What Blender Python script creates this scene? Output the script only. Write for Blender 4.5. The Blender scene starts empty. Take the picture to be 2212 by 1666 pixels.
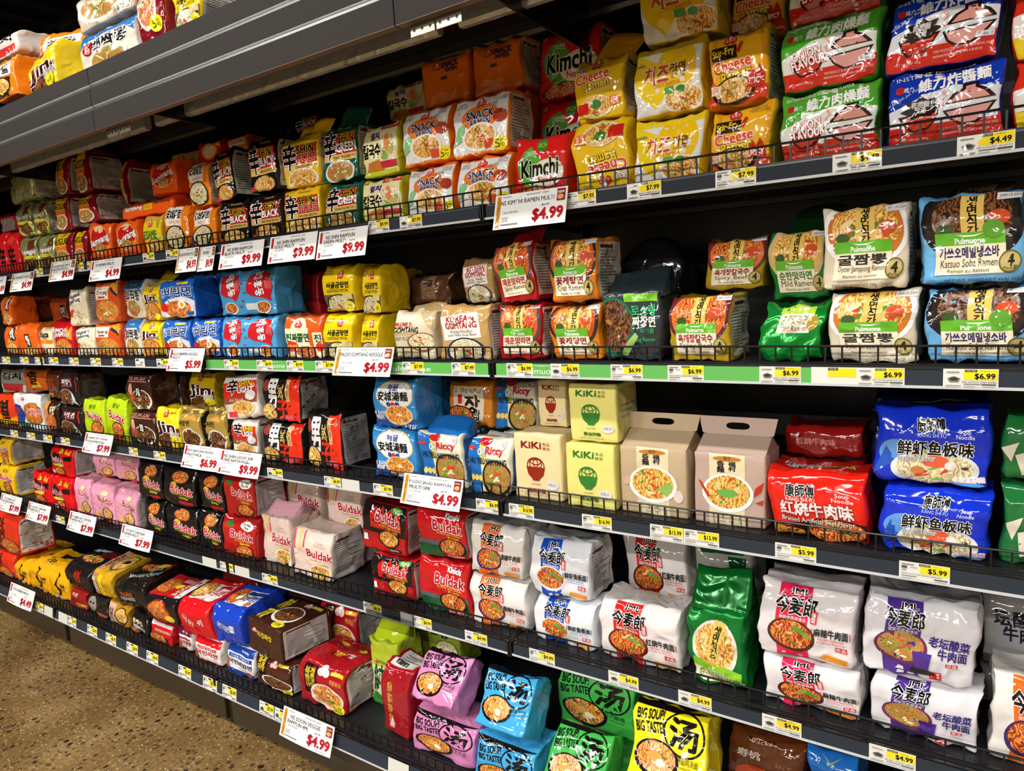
import bpy, bmesh, math, random
import numpy as np
from mathutils import Vector, Matrix, Euler

SC = bpy.context.scene
COL = SC.collection
# ------------------------------------------------------------ camera
CY, CP, CR = 0.60006, -0.13764, -0.05966
cyw, syw = math.cos(CY), math.sin(CY)
fw = Vector((-syw * math.cos(CP), cyw * math.cos(CP), math.sin(CP)))
rt = Vector((cyw, syw, 0.0))
up = rt.cross(fw)
r2 = math.cos(CR) * rt + math.sin(CR) * up
u2 = -math.sin(CR) * rt + math.cos(CR) * up
cam_data = bpy.data.cameras.new('camera')
cam_data.sensor_width = 36.0
cam_data.lens = 36.0 * 1523.09 / 2212
cam_data.clip_start = 0.02
cam = bpy.data.objects.new('camera', cam_data)
cam.matrix_world = Matrix(((r2.x, u2.x, -fw.x, 1.01537), (r2.y, u2.y, -fw.y, -1.41594), (r2.z, u2.z, -fw.z, 1.4971), (0, 0, 0, 1)))
COL.objects.link(cam)
SC.camera = cam
# ------------------------------------------------------------ world, lights, exposure
SC.view_settings.view_transform = 'Standard'
SC.view_settings.look = 'None'
SC.view_settings.exposure = 0.0
SC.view_settings.gamma = 1.0
SC.view_settings.use_curve_mapping = False
world = bpy.data.worlds.new('store_air')
SC.world = world
world.use_nodes = True
world.node_tree.nodes['Background'].inputs[0].default_value = (1.0, 0.93, 0.84, 1)
world.node_tree.nodes['Background'].inputs[1].default_value = 0.028


def lamp(name, x, y, z, sx, sy, power, col):
    d = bpy.data.lights.new(name, 'AREA')
    d.shape = 'RECTANGLE'
    d.size, d.size_y, d.energy, d.color = sx, sy, power, col
    o = bpy.data.objects.new(name, d)
    o.location = (x, y, z)
    COL.objects.link(o)
    return o


WARM = (1.0, 0.955, 0.89)
for k in range(5):                       # strip lamps above this aisle
    lamp('aisle_lamp', -4.4 + 1.55 * k, -1.3, 3.7, 1.2, 0.14, 36, WARM)
for k in range(4):                       # strip lamps of the open floor behind the camera
    lamp('hall_lamp', -4.2 + 2.2 * k, -4.4, 3.6, 1.3, 0.16, 122, WARM)
for k in range(3):
    lamp('hall_lamp', -3.6 + 2.8 * k, -7.6, 3.6, 1.3, 0.2, 160, WARM)

# ------------------------------------------------------------ materials
MATS = {}


def lin(h):
    if len(h) == 3:
        h = h[0] * 2 + h[1] * 2 + h[2] * 2
    v = [int(h[i:i + 2], 16) / 255 for i in (0, 2, 4)]
    return [c / 12.92 if c <= 0.04045 else ((c + 0.055) / 1.055) ** 2.4 for c in v]


def nod(nt, t, **kw):
    n = nt.nodes.new(t)
    for k, v in kw.items():
        if k[0] == 'i' and k[1:].isdigit():
            n.inputs[int(k[1:])].default_value = v
        elif k in n.inputs.keys():
            n.inputs[k].default_value = v
        else:
            setattr(n, k, v)
    return n


def base(name):
    m = bpy.data.materials.new(name)
    m.use_nodes = True
    return m, m.node_tree, m.node_tree.nodes['Principled BSDF']


def ramp(nt, fac, stops):
    r = nt.nodes.new('ShaderNodeValToRGB')
    e = r.color_ramp.elements
    while len(e) < len(stops):
        e.new(0.5)
    for k, (p, c) in enumerate(stops):
        e[k].position = p
        e[k].color = (*lin(c), 1)
    nt.links.new(fac, r.inputs[0])
    return r.outputs[0]


def M(c, kind='film'):
    """plain-coloured material: film (crinkled glossy wrapper), foil, paper, card, paint, metal"""
    key = c + kind
    if key in MATS:
        return MATS[key]
    m, nt, b = base(kind + '_' + c)
    b.inputs['Base Color'].default_value = (*lin(c), 1)
    geo = nod(nt, 'ShaderNodeNewGeometry')
    if kind in ('film', 'foil', 'paper'):
        no = nod(nt, 'ShaderNodeTexNoise')
        no.noise_type = 'RIDGED_MULTIFRACTAL'
        no.inputs['Scale'].default_value = {'film': 19, 'foil': 20, 'paper': 9}[kind]
        no.inputs['Detail'].default_value = 3.0
        no.inputs['Distortion'].default_value = 0.9
        nt.links.new(geo.outputs['Position'], no.inputs['Vector'])
        bp = nod(nt, 'ShaderNodeBump')
        bp.inputs['Strength'].default_value = {'film': 0.9, 'foil': 1.0, 'paper': 0.25}[kind]
        bp.inputs['Distance'].default_value = 0.006
        nt.links.new(no.outputs[0], bp.inputs['Height'])
        nt.links.new(bp.outputs[0], b.inputs['Normal'])
        b.inputs['Roughness'].default_value = {'film': 0.09, 'foil': 0.16, 'paper': 0.62}[kind]
        if kind == 'foil':
            b.inputs['Metallic'].default_value = 0.4
        if kind == 'film':
            b.inputs['Specular IOR Level'].default_value = 0.55
    elif kind == 'matte':
        b.inputs['Roughness'].default_value = 0.7
        b.inputs['Specular IOR Level'].default_value = 0.15
    elif kind == 'card':
        b.inputs['Roughness'].default_value = 0.38
    elif kind == 'ink':
        b.inputs['Roughness'].default_value = 0.5
    elif kind == 'gloss':
        b.inputs['Roughness'].default_value = 0.22
    elif kind == 'paint':
        no = nod(nt, 'ShaderNodeTexNoise', Scale=35.0, Detail=4.0)
        nt.links.new(geo.outputs['Position'], no.inputs['Vector'])
        h = [max(0, min(1, v)) for v in lin(c)]
        mx = nod(nt, 'ShaderNodeMixRGB')
        mx.inputs[1].default_value = (*[v * 0.72 for v in h], 1)
        mx.inputs[2].default_value = (*[min(1, v * 1.28) for v in h], 1)
        nt.links.new(no.outputs[0], mx.inputs[0])
        nt.links.new(mx.outputs[0], b.inputs['Base Color'])
        b.inputs['Roughness'].default_value = 0.42
    elif kind == 'metal':
        b.inputs['Metallic'].default_value = 0.85
        b.inputs['Roughness'].default_value = 0.3
    elif kind == 'clear':
        b.inputs['Roughness'].default_value = 0.06
        b.inputs['Transmission Weight'].default_value = 1.0
        b.inputs['IOR'].default_value = 1.1
    MATS[key] = m
    return m


FOOD = {'N': ('8a4a16', 'd8942c', 'f2d488'), 'R': ('6a1a0c', 'b8431a', 'e8a04a'), 'D': ('1e0f0a', '4a2414', '8a5a34'),
        'C': ('8a7a4a', 'cfc090', 'ece6cc'), 'V': ('3a4a1c', 'a8a050', 'c8642c'), 'S': ('7a2410', 'd06a24', 'e8c060')}


def food(k):
    key = 'food' + k
    if key in MATS:
        return MATS[key]
    m, nt, b = base('food_' + k)
    a, c, d = FOOD[k]
    geo = nod(nt, 'ShaderNodeNewGeometry')
    no = nod(nt, 'ShaderNodeTexNoise', Scale=34.0, Detail=3.0, Distortion=3.2)
    nt.links.new(geo.outputs['Position'], no.inputs['Vector'])
    wv = nod(nt, 'ShaderNodeTexWave', Scale=38.0, Distortion=14.0, Detail=2.0)
    wv.inputs['Detail Scale'].default_value = 1.6
    nt.links.new(geo.outputs['Position'], wv.inputs['Vector'])
    mx = nod(nt, 'ShaderNodeMath', operation='MULTIPLY_ADD')
    mx.inputs[1].default_value = 0.5
    nt.links.new(wv.outputs['Fac'], mx.inputs[0])
    sc = nod(nt, 'ShaderNodeMath', operation='MULTIPLY')
    sc.inputs[1].default_value = 0.6
    nt.links.new(no.outputs[0], sc.inputs[0])
    nt.links.new(sc.outputs[0], mx.inputs[2])
    nt.links.new(ramp(nt, mx.outputs[0], [(0.18, a), (0.45, c), (0.82, d)]), b.inputs['Base Color'])
    b.inputs['Roughness'].default_value = 0.25
    MATS[key] = m
    return m


def floor_material():
    m, nt, b = base('polished_aggregate_concrete')
    geo = nod(nt, 'ShaderNodeNewGeometry')
    big = nod(nt, 'ShaderNodeTexNoise', Scale=3.0, Detail=6.0)
    fine = nod(nt, 'ShaderNodeTexNoise', Scale=70.0, Detail=4.0)
    for n in (big, fine):
        nt.links.new(geo.outputs['Position'], n.inputs['Vector'])
    add = nod(nt, 'ShaderNodeMath', operation='MULTIPLY_ADD')
    add.inputs[1].default_value = 0.6
    nt.links.new(big.outputs[0], add.inputs[0])
    sc = nod(nt, 'ShaderNodeMath', operation='MULTIPLY')
    sc.inputs[1].default_value = 0.4
    nt.links.new(fine.outputs[0], sc.inputs[0])
    nt.links.new(sc.outputs[0], add.inputs[2])
    ground = ramp(nt, add.outputs[0], [(0.34, '523c1e'), (0.5, '745a34'), (0.66, '917a50')])

    def stones(scale, radius, pick, src, c1, c2):
        v = nod(nt, 'ShaderNodeTexVoronoi', Scale=scale)
        nt.links.new(geo.outputs['Position'], v.inputs['Vector'])
        n2 = nod(nt, 'ShaderNodeTexNoise', Scale=scale * 1.7)
        nt.links.new(geo.outputs['Position'], n2.inputs['Vector'])
        ad = nod(nt, 'ShaderNodeMath', operation='MULTIPLY_ADD')
        ad.inputs[1].default_value = 0.35
        nt.links.new(n2.outputs[0], ad.inputs[0])
        nt.links.new(v.outputs['Distance'], ad.inputs[2])
        lt = nod(nt, 'ShaderNodeMath', operation='LESS_THAN')
        lt.inputs[1].default_value = radius
        nt.links.new(ad.outputs[0], lt.inputs[0])
        sp = nod(nt, 'ShaderNodeSeparateColor')
        nt.links.new(v.outputs['Color'], sp.inputs[0])
        gt = nod(nt, 'ShaderNodeMath', operation='GREATER_THAN')
        gt.inputs[1].default_value = pick
        nt.links.new(sp.outputs[0], gt.inputs[0])
        mu = nod(nt, 'ShaderNodeMath', operation='MULTIPLY')
        nt.links.new(lt.outputs[0], mu.inputs[0])
        nt.links.new(gt.outputs[0], mu.inputs[1])
        cr = ramp(nt, sp.outputs[1], [(0.2, c1), (0.8, c2)])
        mix = nod(nt, 'ShaderNodeMixRGB')
        nt.links.new(mu.outputs[0], mix.inputs[0])
        nt.links.new(src, mix.inputs[1])
        nt.links.new(cr, mix.inputs[2])
        return mix.outputs[0]
    c = stones(62, 0.5, 0.45, ground, '3a2c1a', '6a5432')
    c = stones(110, 0.42, 0.7, c, 'c8b488', 'd8c8a4')
    c = stones(34, 0.46, 0.55, c, '241c14', '4a3c2a')
    nt.links.new(c, b.inputs['Base Color'])
    b.inputs['Roughness'].default_value = 0.33
    return m


# ------------------------------------------------------------ mesh helpers
def to_mesh(name, V, F, mats, mi=None, smooth=True):
    me = bpy.data.meshes.new(name)
    V = np.asarray(V, dtype=np.float32)
    if isinstance(F, np.ndarray):
        n = F.shape[1]
        me.vertices.add(len(V))
        me.vertices.foreach_set('co', V.ravel())
        me.loops.add(F.size)
        me.loops.foreach_set('vertex_index', F.astype(np.int32).ravel())
        me.polygons.add(len(F))
        me.polygons.foreach_set('loop_start', np.arange(0, F.size, n, dtype=np.int32))
    else:
        me.from_pydata([tuple(v) for v in V], [], F)
    for m in mats:
        me.materials.append(m)
    if mi is not None:
        me.polygons.foreach_set('material_index', np.asarray(mi, dtype=np.int32))
    me.polygons.foreach_set('use_smooth', np.full(len(me.polygons), smooth))
    me.update(calc_edges=True)
    return me


def ob(name, me, parent=None, loc=None):
    o = bpy.data.objects.new(name, me)
    COL.objects.link(o)
    if parent is not None:
        o.parent = parent
    if loc is not None:
        o.location = loc
    return o


def tag(o, label, cat, group=None):
    o['label'] = label
    o['category'] = cat
    if group:
        o['group'] = group
    return o


def empty(name, loc, rot=(0, 0, 0)):
    o = bpy.data.objects.new(name, None)
    o.empty_display_size = 0.05
    o.location = loc
    o.rotation_euler = rot
    COL.objects.link(o)
    return o


class Mb:
    """collects boxes, tubes and prisms for ONE mesh"""
    def __init__(s):
        s.v, s.f, s.m, s.mats = [], [], [], []

    def mat(s, m):
        if m not in s.mats:
            s.mats.append(m)
        return s.mats.index(m)

    def poly(s, vs, fs, m):
        k = len(s.v)
        s.v += [tuple(v) for v in vs]
        s.f += [[i + k for i in f] for f in fs]
        s.m += [s.mat(m)] * len(fs)

    def box(s, x0, y0, z0, x1, y1, z1, m, c=0.0):
        if c <= 0:
            vs = [(x, y, z) for x in (x0, x1) for y in (y0, y1) for z in (z0, z1)]
            s.poly(vs, [(0, 1, 3, 2), (4, 6, 7, 5), (0, 4, 5, 1), (2, 3, 7, 6), (0, 2, 6, 4), (1, 5, 7, 3)], m)
            return
        bm = bmesh.new()
        bmesh.ops.create_cube(bm, size=1.0)
        for v in bm.verts:
            v.co = Vector(((x0 + x1) / 2 + v.co.x * (x1 - x0), (y0 + y1) / 2 + v.co.y * (y1 - y0), (z0 + z1) / 2 + v.co.z * (z1 - z0)))
        bmesh.ops.bevel(bm, geom=bm.edges[:], offset=c, segments=2, affect='EDGES', profile=0.5)
        bm.verts.index_update()
        s.poly([v.co[:] for v in bm.verts], [[v.index for v in f.verts] for f in bm.faces], m)
        bm.free()

    def tube(s, pts, r, m, n=8):
        pts = [Vector(p) for p in pts]
        vs, fs = [], []
        ref = None
        for i, p in enumerate(pts):
            d = (pts[min(i + 1, len(pts) - 1)] - pts[max(i - 1, 0)]).normalized()
            if ref is None:
                ref = Vector((0, 1, 0)) if abs(d.y) < 0.9 else Vector((1, 0, 0))
            a = d.cross(ref).normalized()
            b2 = d.cross(a).normalized()
            for j in range(n):
                t = 2 * math.pi * j / n
                vs.append(p + r * (math.cos(t) * a + math.sin(t) * b2))
        for i in range(len(pts) - 1):
            for j in range(n):
                fs.append((i * n + j, i * n + (j + 1) % n, (i + 1) * n + (j + 1) % n, (i + 1) * n + j))
        fs += [tuple(range(n))[::-1], tuple((len(pts) - 1) * n + j for j in range(n))]
        s.poly(vs, fs, m)

    def prism_x(s, prof, x0, x1, m):
        n = len(prof)
        vs = [(x0, y, z) for y, z in prof] + [(x1, y, z) for y, z in prof]
        fs = [(i, (i + 1) % n, n + (i + 1) % n, n + i) for i in range(n)] + [tuple(range(n))[::-1], tuple(range(n, 2 * n))]
        s.poly(vs, fs, m)

    def build(s, name, parent=None, smooth=False):
        me = bpy.data.meshes.new(name)
        me.from_pydata(s.v, [], s.f)
        for m in s.mats:
            me.materials.append(m)
        me.polygons.foreach_set('material_index', np.array(s.m, dtype=np.int32))
        bm = bmesh.new()
        bm.from_mesh(me)
        bmesh.ops.recalc_face_normals(bm, faces=bm.faces[:])
        bm.to_mesh(me)
        bm.free()
        if smooth:
            me.polygons.foreach_set('use_smooth', np.full(len(me.polygons), True))
            me.set_sharp_from_angle(angle=0.7)
        me.update()
        return ob(name, me, parent)


# ------------------------------------------------------------ printed artwork: 2D shapes draped over a surface
GLYPH = {}


def glyph_request(strings):
    objs = []
    for s in strings:
        c = bpy.data.curves.new('lettering', 'FONT')
        c.body = s
        c.resolution_u = 2 if s.isascii() else 1
        c.align_x = 'CENTER'
        c.space_line = 0.86
        o = bpy.data.objects.new('lettering', c)
        COL.objects.link(o)
        objs.append(o)
    bpy.context.view_layer.update()
    dg = bpy.context.evaluated_depsgraph_get()
    for s, o in zip(strings, objs):
        ev = o.evaluated_get(dg)
        me = ev.to_mesh()
        me.calc_loop_triangles()
        V = np.zeros(len(me.vertices) * 3)
        me.vertices.foreach_get('co', V)
        T = np.zeros(len(me.loop_triangles) * 3, dtype=np.int64)
        me.loop_triangles.foreach_get('vertices', T)
        tri = V.reshape(-1, 3)[:, :2][T.reshape(-1, 3)]
        ev.to_mesh_clear()
        if len(tri):
            lo, hi = tri.reshape(-1, 2).min(0), tri.reshape(-1, 2).max(0)
            tri = (tri - (lo + hi) / 2)
            GLYPH[s] = (tri, hi - lo)
    for o in objs:
        c = o.data
        bpy.data.objects.remove(o)
        bpy.data.curves.remove(c)


def fan(pts):
    pts = np.array(pts, dtype=float)
    c = pts.mean(0)
    n = len(pts)
    return np.array([[c, pts[i], pts[(i + 1) % n]] for i in range(n)])


def earclip(pts):
    bm = bmesh.new()
    f = bm.faces.new([bm.verts.new((x, y, 0)) for x, y in pts])
    r = bmesh.ops.triangulate(bm, faces=[f])
    t = np.array([[v.co[:2] for v in g.verts] for g in bm.faces])
    bm.free()
    return t


def ell(cx, cy, rx, ry, n=28):
    return fan([(cx + rx * math.cos(2 * math.pi * k / n), cy + ry * math.sin(2 * math.pi * k / n)) for k in range(n)])


def rect(x0, y0, x1, y1):
    return np.array([[(x0, y0), (x1, y0), (x1, y1)], [(x0, y0), (x1, y1), (x0, y1)]], dtype=float)


def rotate(t, deg, cx, cy, asp):
    a = math.radians(deg)
    p = t - np.array([cx, cy])
    x, y = p[..., 0] * asp, p[..., 1]
    return np.stack([(x * math.cos(a) - y * math.sin(a)) / asp + cx, x * math.sin(a) + y * math.cos(a) + cy], -1)


def expand(art, body):
    """shorthand commands that several wrappers share"""
    out = []
    for c in art.split('|'):
        c = c.strip()
        if not c:
            continue
        k, _, a = c.partition(' ')
        w = a.split()
        if k == 'L':                                                 # three-lobed maker's roundel
            x, y, r, col = float(w[0]), float(w[1]), float(w[2]), w[3]
            out += ['e %g %g %g %g %s' % (x, y + r * .5, r * .5, r * .55, col), 'e %g %g %g %g %s' % (x - r * .45, y - r * .1, r * .6, r * .62, col),
                    'e %g %g %g %g %s' % (x + r * .45, y - r * .1, r * .6, r * .62, col), 'e %g %g %g %g fff' % (x, y + r * .5, r * .26, r * .3),
                    't %g %g %g %g fff 오뚜기' % (x, y - r * .1, r * 1.5, r * .6)]
        elif k == 'B':
            out += ['e .5 .7 .5 .46 %s' % w[1], 'b .5 .7 .44 .41 %s %s' % (w[0], w[2]), 'r .4 .5 .62 .99 e0bc62', 'T .51 .75 .1 .44 221 생~면~식~감', 'e .76 .72 .1 .08 c8502c', 'e .24 .62 .08 .06 3a5a2a', 'r .74 .9 .97 .97 d8d8d8', 't .86 .935 .2 .04 333 JAN.15.2024']
        elif k == 'P':
            out += ['r .14 .12 .8 .44 ece0c6', 'r .14 .44 .8 .58 62b02c', 'T .47 .485 .28 .06 fff Pulmuone', 'p fff .34,.56 .42,.53 .52,.53 .62,.565 .52,.545 .42,.545',
                    'T .46 .36 .56 .12 %s %s' % (w[1], w[0]), 't .46 .245 .54 .09 443 %s' % w[2].replace('_', ' '), 't .46 .16 .4 .04 665 %s' % ('Ramen au ' + w[2].split('_')[0].lower()),
                    'e .84 .24 .1 .12 6a6028', 'e .84 .24 .085 .1 b8a868', 'T .84 .25 .07 .12 221 4', 't .84 .17 .1 .03 221 Packs']
        elif k == 'K':
            col = w[0]
            out += ['T .38 .83 .42 .1 %s KiKi' % col, 't .7 .855 .16 .05 %s 食品' % col, 't .7 .79 .16 .05 %s 雜貨' % col, 'o .46 .52 .19 .13 .02 ' + col,
                    'o .42 .55 .1 .08 .016 ' + col, 'o .5 .56 .1 .08 .016 ' + col, 'o .46 .58 .12 .05 .016 ' + col,
                    'p %s .26,.5 .66,.5 .62,.38 .53,.31 .53,.29 .39,.29 .39,.31 .3,.38' % col, 't .46 .24 .2 .025 %s noodles' % col,
                    'T .47 .14 .36 .06 %s %s' % (col, w[1]), 'e .8 .24 .13 .07 d8dad8', 't .8 .245 .18 .05 444 5包入', 't .47 .07 .5 .02 %s KIKI NOODLES' % col]
        elif k == 'Z':
            out += ['T@-6 .56 .58 .7 .18 b8182a/fff Buldak', 'b .6 .26 .3 .2 %s R' % w[3], 'p %s .3,.08 .36,.2 .44,.1 .52,.18 .6,.06 .7,.16 .8,.08 .8,.02 .3,.02' % w[2], 't .6 .45 .5 .05 %s Artificial Spicy' % w[1], 't .5 .82 .3 .1 1c4a2a 불닭']
        elif k == 'J':
            b, rim, nm = w
            out += ['r .2 0 .54 1 ' + b, 'b .37 .34 .25 .23 %s R' % rim, 'p 6a9a3a .36,.44 .42,.5 .58,.36 .55,.33', 'T .4 .74 .42 .22 111/fff 今麦郎', 'T .42 .91 .2 .08 111/fff JML', 't .38 .58 .28 .05 eee 健康/优质/新食尚',
                    'T .78 .45 .34 .11 222 ' + nm, 'r .585 .4 .595 .5 ' + b, 'r .965 .4 .975 .5 ' + b, 't .78 .365 .26 .035 %s INSTANT NOODLE' % b, 't .78 .325 .3 .022 %s Artificial Flavour' % b,
                    'r .82 .22 .94 .29 c02c34', 't .88 .255 .1 .05 fff 珍品', 'r .57 .56 .63 .72 c8303a', 't .6 .64 .04 .13 fff 弹~面', 'p e0902c .66,.1 .92,.06 .94,.14 .7,.17']
        elif k == 'S':
            out += ['p 161214 0,.9 .3,.98 .6,.9 1,.98 1,1 0,1', 'e .7 .68 .27 .27 161214', 'e .7 .68 .245 .245 ' + body, 'T .7 .68 .36 .34 161214 汤', 'T@8 .24 .81 .36 .12 161214 BIG SOUP!', 'T@8 .25 .66 .38 .12 161214 BIG TASTE!',
                    'b .36 .32 .3 .22 161214 S', 'e .34 .34 .1 .06 e0a050', 'e .42 .28 .06 .05 f0e4c0', 't .76 .38 .26 .08 161214 ' + w[0], 't .78 .31 .2 .03 222 Instant Noodles']
        elif k == 'W':
            out += ['p %s 0,.5 .14,.56 .34,.68 .6,.74 .82,.68 1,.64 1,1 0,1' % w[0], 'r 0 0 1 .28 d0281c', 'p d0281c .6,.26 1,.26 1,.36', 'e .1 .78 .04 .05 c8281c', 't .18 .78 .09 .07 fff 維力', 'T@4 .58 .82 .62 .17 fff ' + w[1],
                    'p 2a1210 .1,.42 .48,.45 .42,.3 .36,.22 .2,.2 .15,.28', 'p c8301c .13,.39 .45,.42 .4,.3 .34,.24 .22,.22 .17,.29', 'r .15 .365 .43 .38 e8a090',
                    'p 2a1210 .5,.42 .96,.47 .86,.3 .78,.22 .64,.21 .55,.3', 'p e0a09a .53,.4 .92,.445 .84,.31 .76,.24 .66,.23 .57,.31', 'p 2a1210 .52,.5 .95,.52 .88,.62 .8,.68 .8,.73 .66,.72 .66,.67 .58,.62', 'p dc9a90 .56,.515 .9,.53 .85,.6 .77,.66 .77,.7 .69,.69 .69,.65 .61,.6',
                    'p e8a8a0 .5,.48 .47,.56 .51,.62 .47,.7 .49,.72 .53,.62 .49,.56 .52,.5', 'r .8 .27 .96 .34 e8e8ec', 't .88 .305 .12 .045 2a58b0 5 in 1', 't .7 .19 .5 .035 f0d8d0 THIS PRODUCT IS NOT FOR INDIVIDUAL SALE', 't .66 .13 .42 .03 f0d8d0 PREPARATION ALIMENTAIRE A BASE DE', 't .22 .1 .24 .04 f0c8c0 NET WEIGHT 450g']
        else:
            out.append(c)
    return out


def parse_text(c):
    k, _, a = c.partition(' ')
    w = a.split(' ', 5)
    return k, float(w[0]), float(w[1]), float(w[2]), float(w[3]), w[4], w[5].replace('~', '\n')


def art_tris(cmds, asp, rnd):
    """-> list of (triangles uv, material, layer)"""
    out = []
    L = 0
    for c in cmds:
        k, _, a = c.partition(' ')
        L += 1
        if k == 'r':
            w = a.split()
            out.append((rect(*map(float, w[:4])), M(w[4]), L))
        elif k == 'R':
            w = a.split()
            d, cx, cy, ww, hh = map(float, w[:5])
            out.append((rotate(rect(cx - ww / 2, cy - hh / 2, cx + ww / 2, cy + hh / 2), d, cx, cy, asp), M(w[5]), L))
        elif k == 'e':
            w = a.split()
            out.append((ell(*map(float, w[:4])), M(w[4]), L))
        elif k == 'o':
            w = a.split()
            cx, cy, rx, ry, th = map(float, w[:5])
            n = 24
            q = []
            for i in range(n):
                t0, t1 = 2 * math.pi * i / n, 2 * math.pi * (i + 1) / n
                p = lambda t, d: (cx + (rx - d) * math.cos(t), cy + (ry - d) * math.sin(t))
                q += [[p(t0, th), p(t0, 0), p(t1, 0)], [p(t0, th), p(t1, 0), p(t1, th)]]
            out.append((np.array(q), M(w[5]), L))
        elif k == 'p':
            w = a.split()
            out.append((earclip([tuple(map(float, q.split(','))) for q in w[1:]]), M(w[0]), L))
        elif k == 'b':
            w = a.split()
            cx, cy, rx, ry = map(float, w[:4])
            out.append((ell(cx, cy, rx, ry), M(w[4]), L))
            out.append((ell(cx, cy + ry * .05, rx * .87, ry * .85), food(w[5]), L + 1))
            pal = {'N': ('5a8a2c', 'c8501c', 'f0d8a0'), 'R': ('4a7a2a', 'd8602c', 'e8c080'), 'D': ('3a2418', '7a4a2c', 'a8783c'), 'C': ('7aa83c', 'd8c890', 'c83a2a'),
                   'V': ('5a9a34', 'd8482c', 'ece0b0'), 'S': ('e07030', '4a7a30', 'f0d8a8')}[w[5]]
            for q in range(15):
                t, rr = rnd.uniform(0, 6.28), rnd.uniform(0, .62)
                s = rnd.uniform(.035, .09)
                e = ell(cx + rr * rx * math.cos(t), cy + rr * ry * math.sin(t), rx * s * rnd.uniform(.8, 2.8), ry * s, 10)
                out.append((rotate(e, rnd.uniform(-50, 50), cx, cy, asp), M(pal[q % 3]), L + 2 + q % 3))
            L += 4
        elif k[0] in 'tT':
            kk, cx, cy, ww, hh, col, s = parse_text(c)
            deg = float(kk.split('@')[1]) if '@' in kk else 0.0
            if s not in GLYPH:
                continue
            tri, size = GLYPH[s]
            sx, sy = ww / max(size[0], 1e-4), hh / max(size[1], 1e-4)
            if abs(abs(deg) - 90) < 20:                  # sideways lettering: the box is given as it reads
                sx, sy = ww / max(size[0], 1e-4) / asp, hh / max(size[1], 1e-4) * asp
            fill, _, edge = col.partition('/')

            def place(dx, dy):
                t = (tri + np.array([dx, dy])) * np.array([sx, sy]) + np.array([cx, cy])
                return rotate(t, deg, cx, cy, asp) if deg else t
            if edge:
                out.append((np.concatenate([place(.075 * math.cos(q * math.pi / 3), .075 * math.sin(q * math.pi / 3)) for q in range(6)]), M(edge), L))
                L += 1
            d = .028
            sh = [(-d, -d), (d, -d), (d, d), (-d, d)] if k[0] == 'T' else [(0, 0)]
            out.append((np.concatenate([place(*q) for q in sh]), M(fill), L))
    return out


def dice(tri, att, axis, c):
    s = tri[:, :, axis] > c
    n = s.sum(1)
    cr = (n == 1) | (n == 2)
    if not cr.any():
        return tri, att
    T, A, S = tri[cr], att[cr], s[cr]
    lone = np.argmax(S == (n[cr] == 1)[:, None], 1)
    r = np.arange(len(T))
    a, b, d = T[r, lone], T[r, (lone + 1) % 3], T[r, (lone + 2) % 3]

    def cut(p, q):
        t = (c - p[:, axis]) / (q[:, axis] - p[:, axis] + 1e-15)
        return p + (q - p) * np.clip(t, 0, 1)[:, None]
    P, Q = cut(a, b), cut(a, d)
    new = np.concatenate([np.stack([a, P, Q], 1), np.stack([P, b, d], 1), np.stack([P, d, Q], 1)])
    return np.concatenate([tri[~cr], new]), np.concatenate([att[~cr], A, A, A])


def bake_art(parts, ug, vg):
    """dice on the surface's own grid lines and weld -> uv, layer, faces, material ids, materials"""
    if not parts:
        return None
    mats = []
    tri, att = [], []
    for t, m, L in parts:
        if m not in mats:
            mats.append(m)
        tri.append(t)
        att.append(np.tile([[mats.index(m), L]], (len(t), 1)))
    tri, att = np.concatenate(tri), np.concatenate(att)
    tri = np.clip(tri, 0.0, 1.0)
    for g in ug[1:-1]:
        tri, att = dice(tri, att, 0, g)
    for g in vg[1:-1]:
        tri, att = dice(tri, att, 1, g)
    e1, e2 = tri[:, 1] - tri[:, 0], tri[:, 2] - tri[:, 0]
    ar = e1[:, 0] * e2[:, 1] - e1[:, 1] * e2[:, 0]
    keep = np.abs(ar) > 2e-8
    tri, att, ar = tri[keep], att[keep], ar[keep]
    tri[ar < 0] = tri[ar < 0][:, ::-1]
    key = np.concatenate([np.round(tri.reshape(-1, 2) * 8000), np.repeat(att[:, 1], 3)[:, None]], 1).astype(np.int64)
    code = key[:, 0] + key[:, 1] * 9001 + key[:, 2] * 9001 * 9001
    _, first, inv = np.unique(code, return_index=True, return_inverse=True)
    uv = tri.reshape(-1, 2)[first]
    F = inv.reshape(-1, 3)
    ok = (F[:, 0] != F[:, 1]) & (F[:, 1] != F[:, 2]) & (F[:, 0] != F[:, 2])
    return uv, key[first, 2].astype(float), F[ok], att[ok, 0], mats


def drape(baked, G, ug, vg, flip=False):
    uv, lay, F, mi, mats = baked
    if flip:
        uv = 1 - uv
    N = np.cross(np.gradient(G, axis=1), np.gradient(G, axis=0))
    N /= np.linalg.norm(N, axis=2, keepdims=True) + 1e-12
    i = np.clip(np.searchsorted(ug, uv[:, 0], 'right') - 1, 0, len(ug) - 2)
    j = np.clip(np.searchsorted(vg, uv[:, 1], 'right') - 1, 0, len(vg) - 2)
    s = ((uv[:, 0] - ug[i]) / (ug[i + 1] - ug[i]))[:, None]
    t = ((uv[:, 1] - vg[j]) / (vg[j + 1] - vg[j]))[:, None]

    def lerp(A):
        return (1 - s) * (1 - t) * A[j, i] + s * (1 - t) * A[j, i + 1] + s * t * A[j + 1, i + 1] + (1 - s) * t * A[j + 1, i]
    P = lerp(G) + lerp(N) * (0.00045 + 0.00013 * lay)[:, None]
    return P, F, mi, mats


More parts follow.
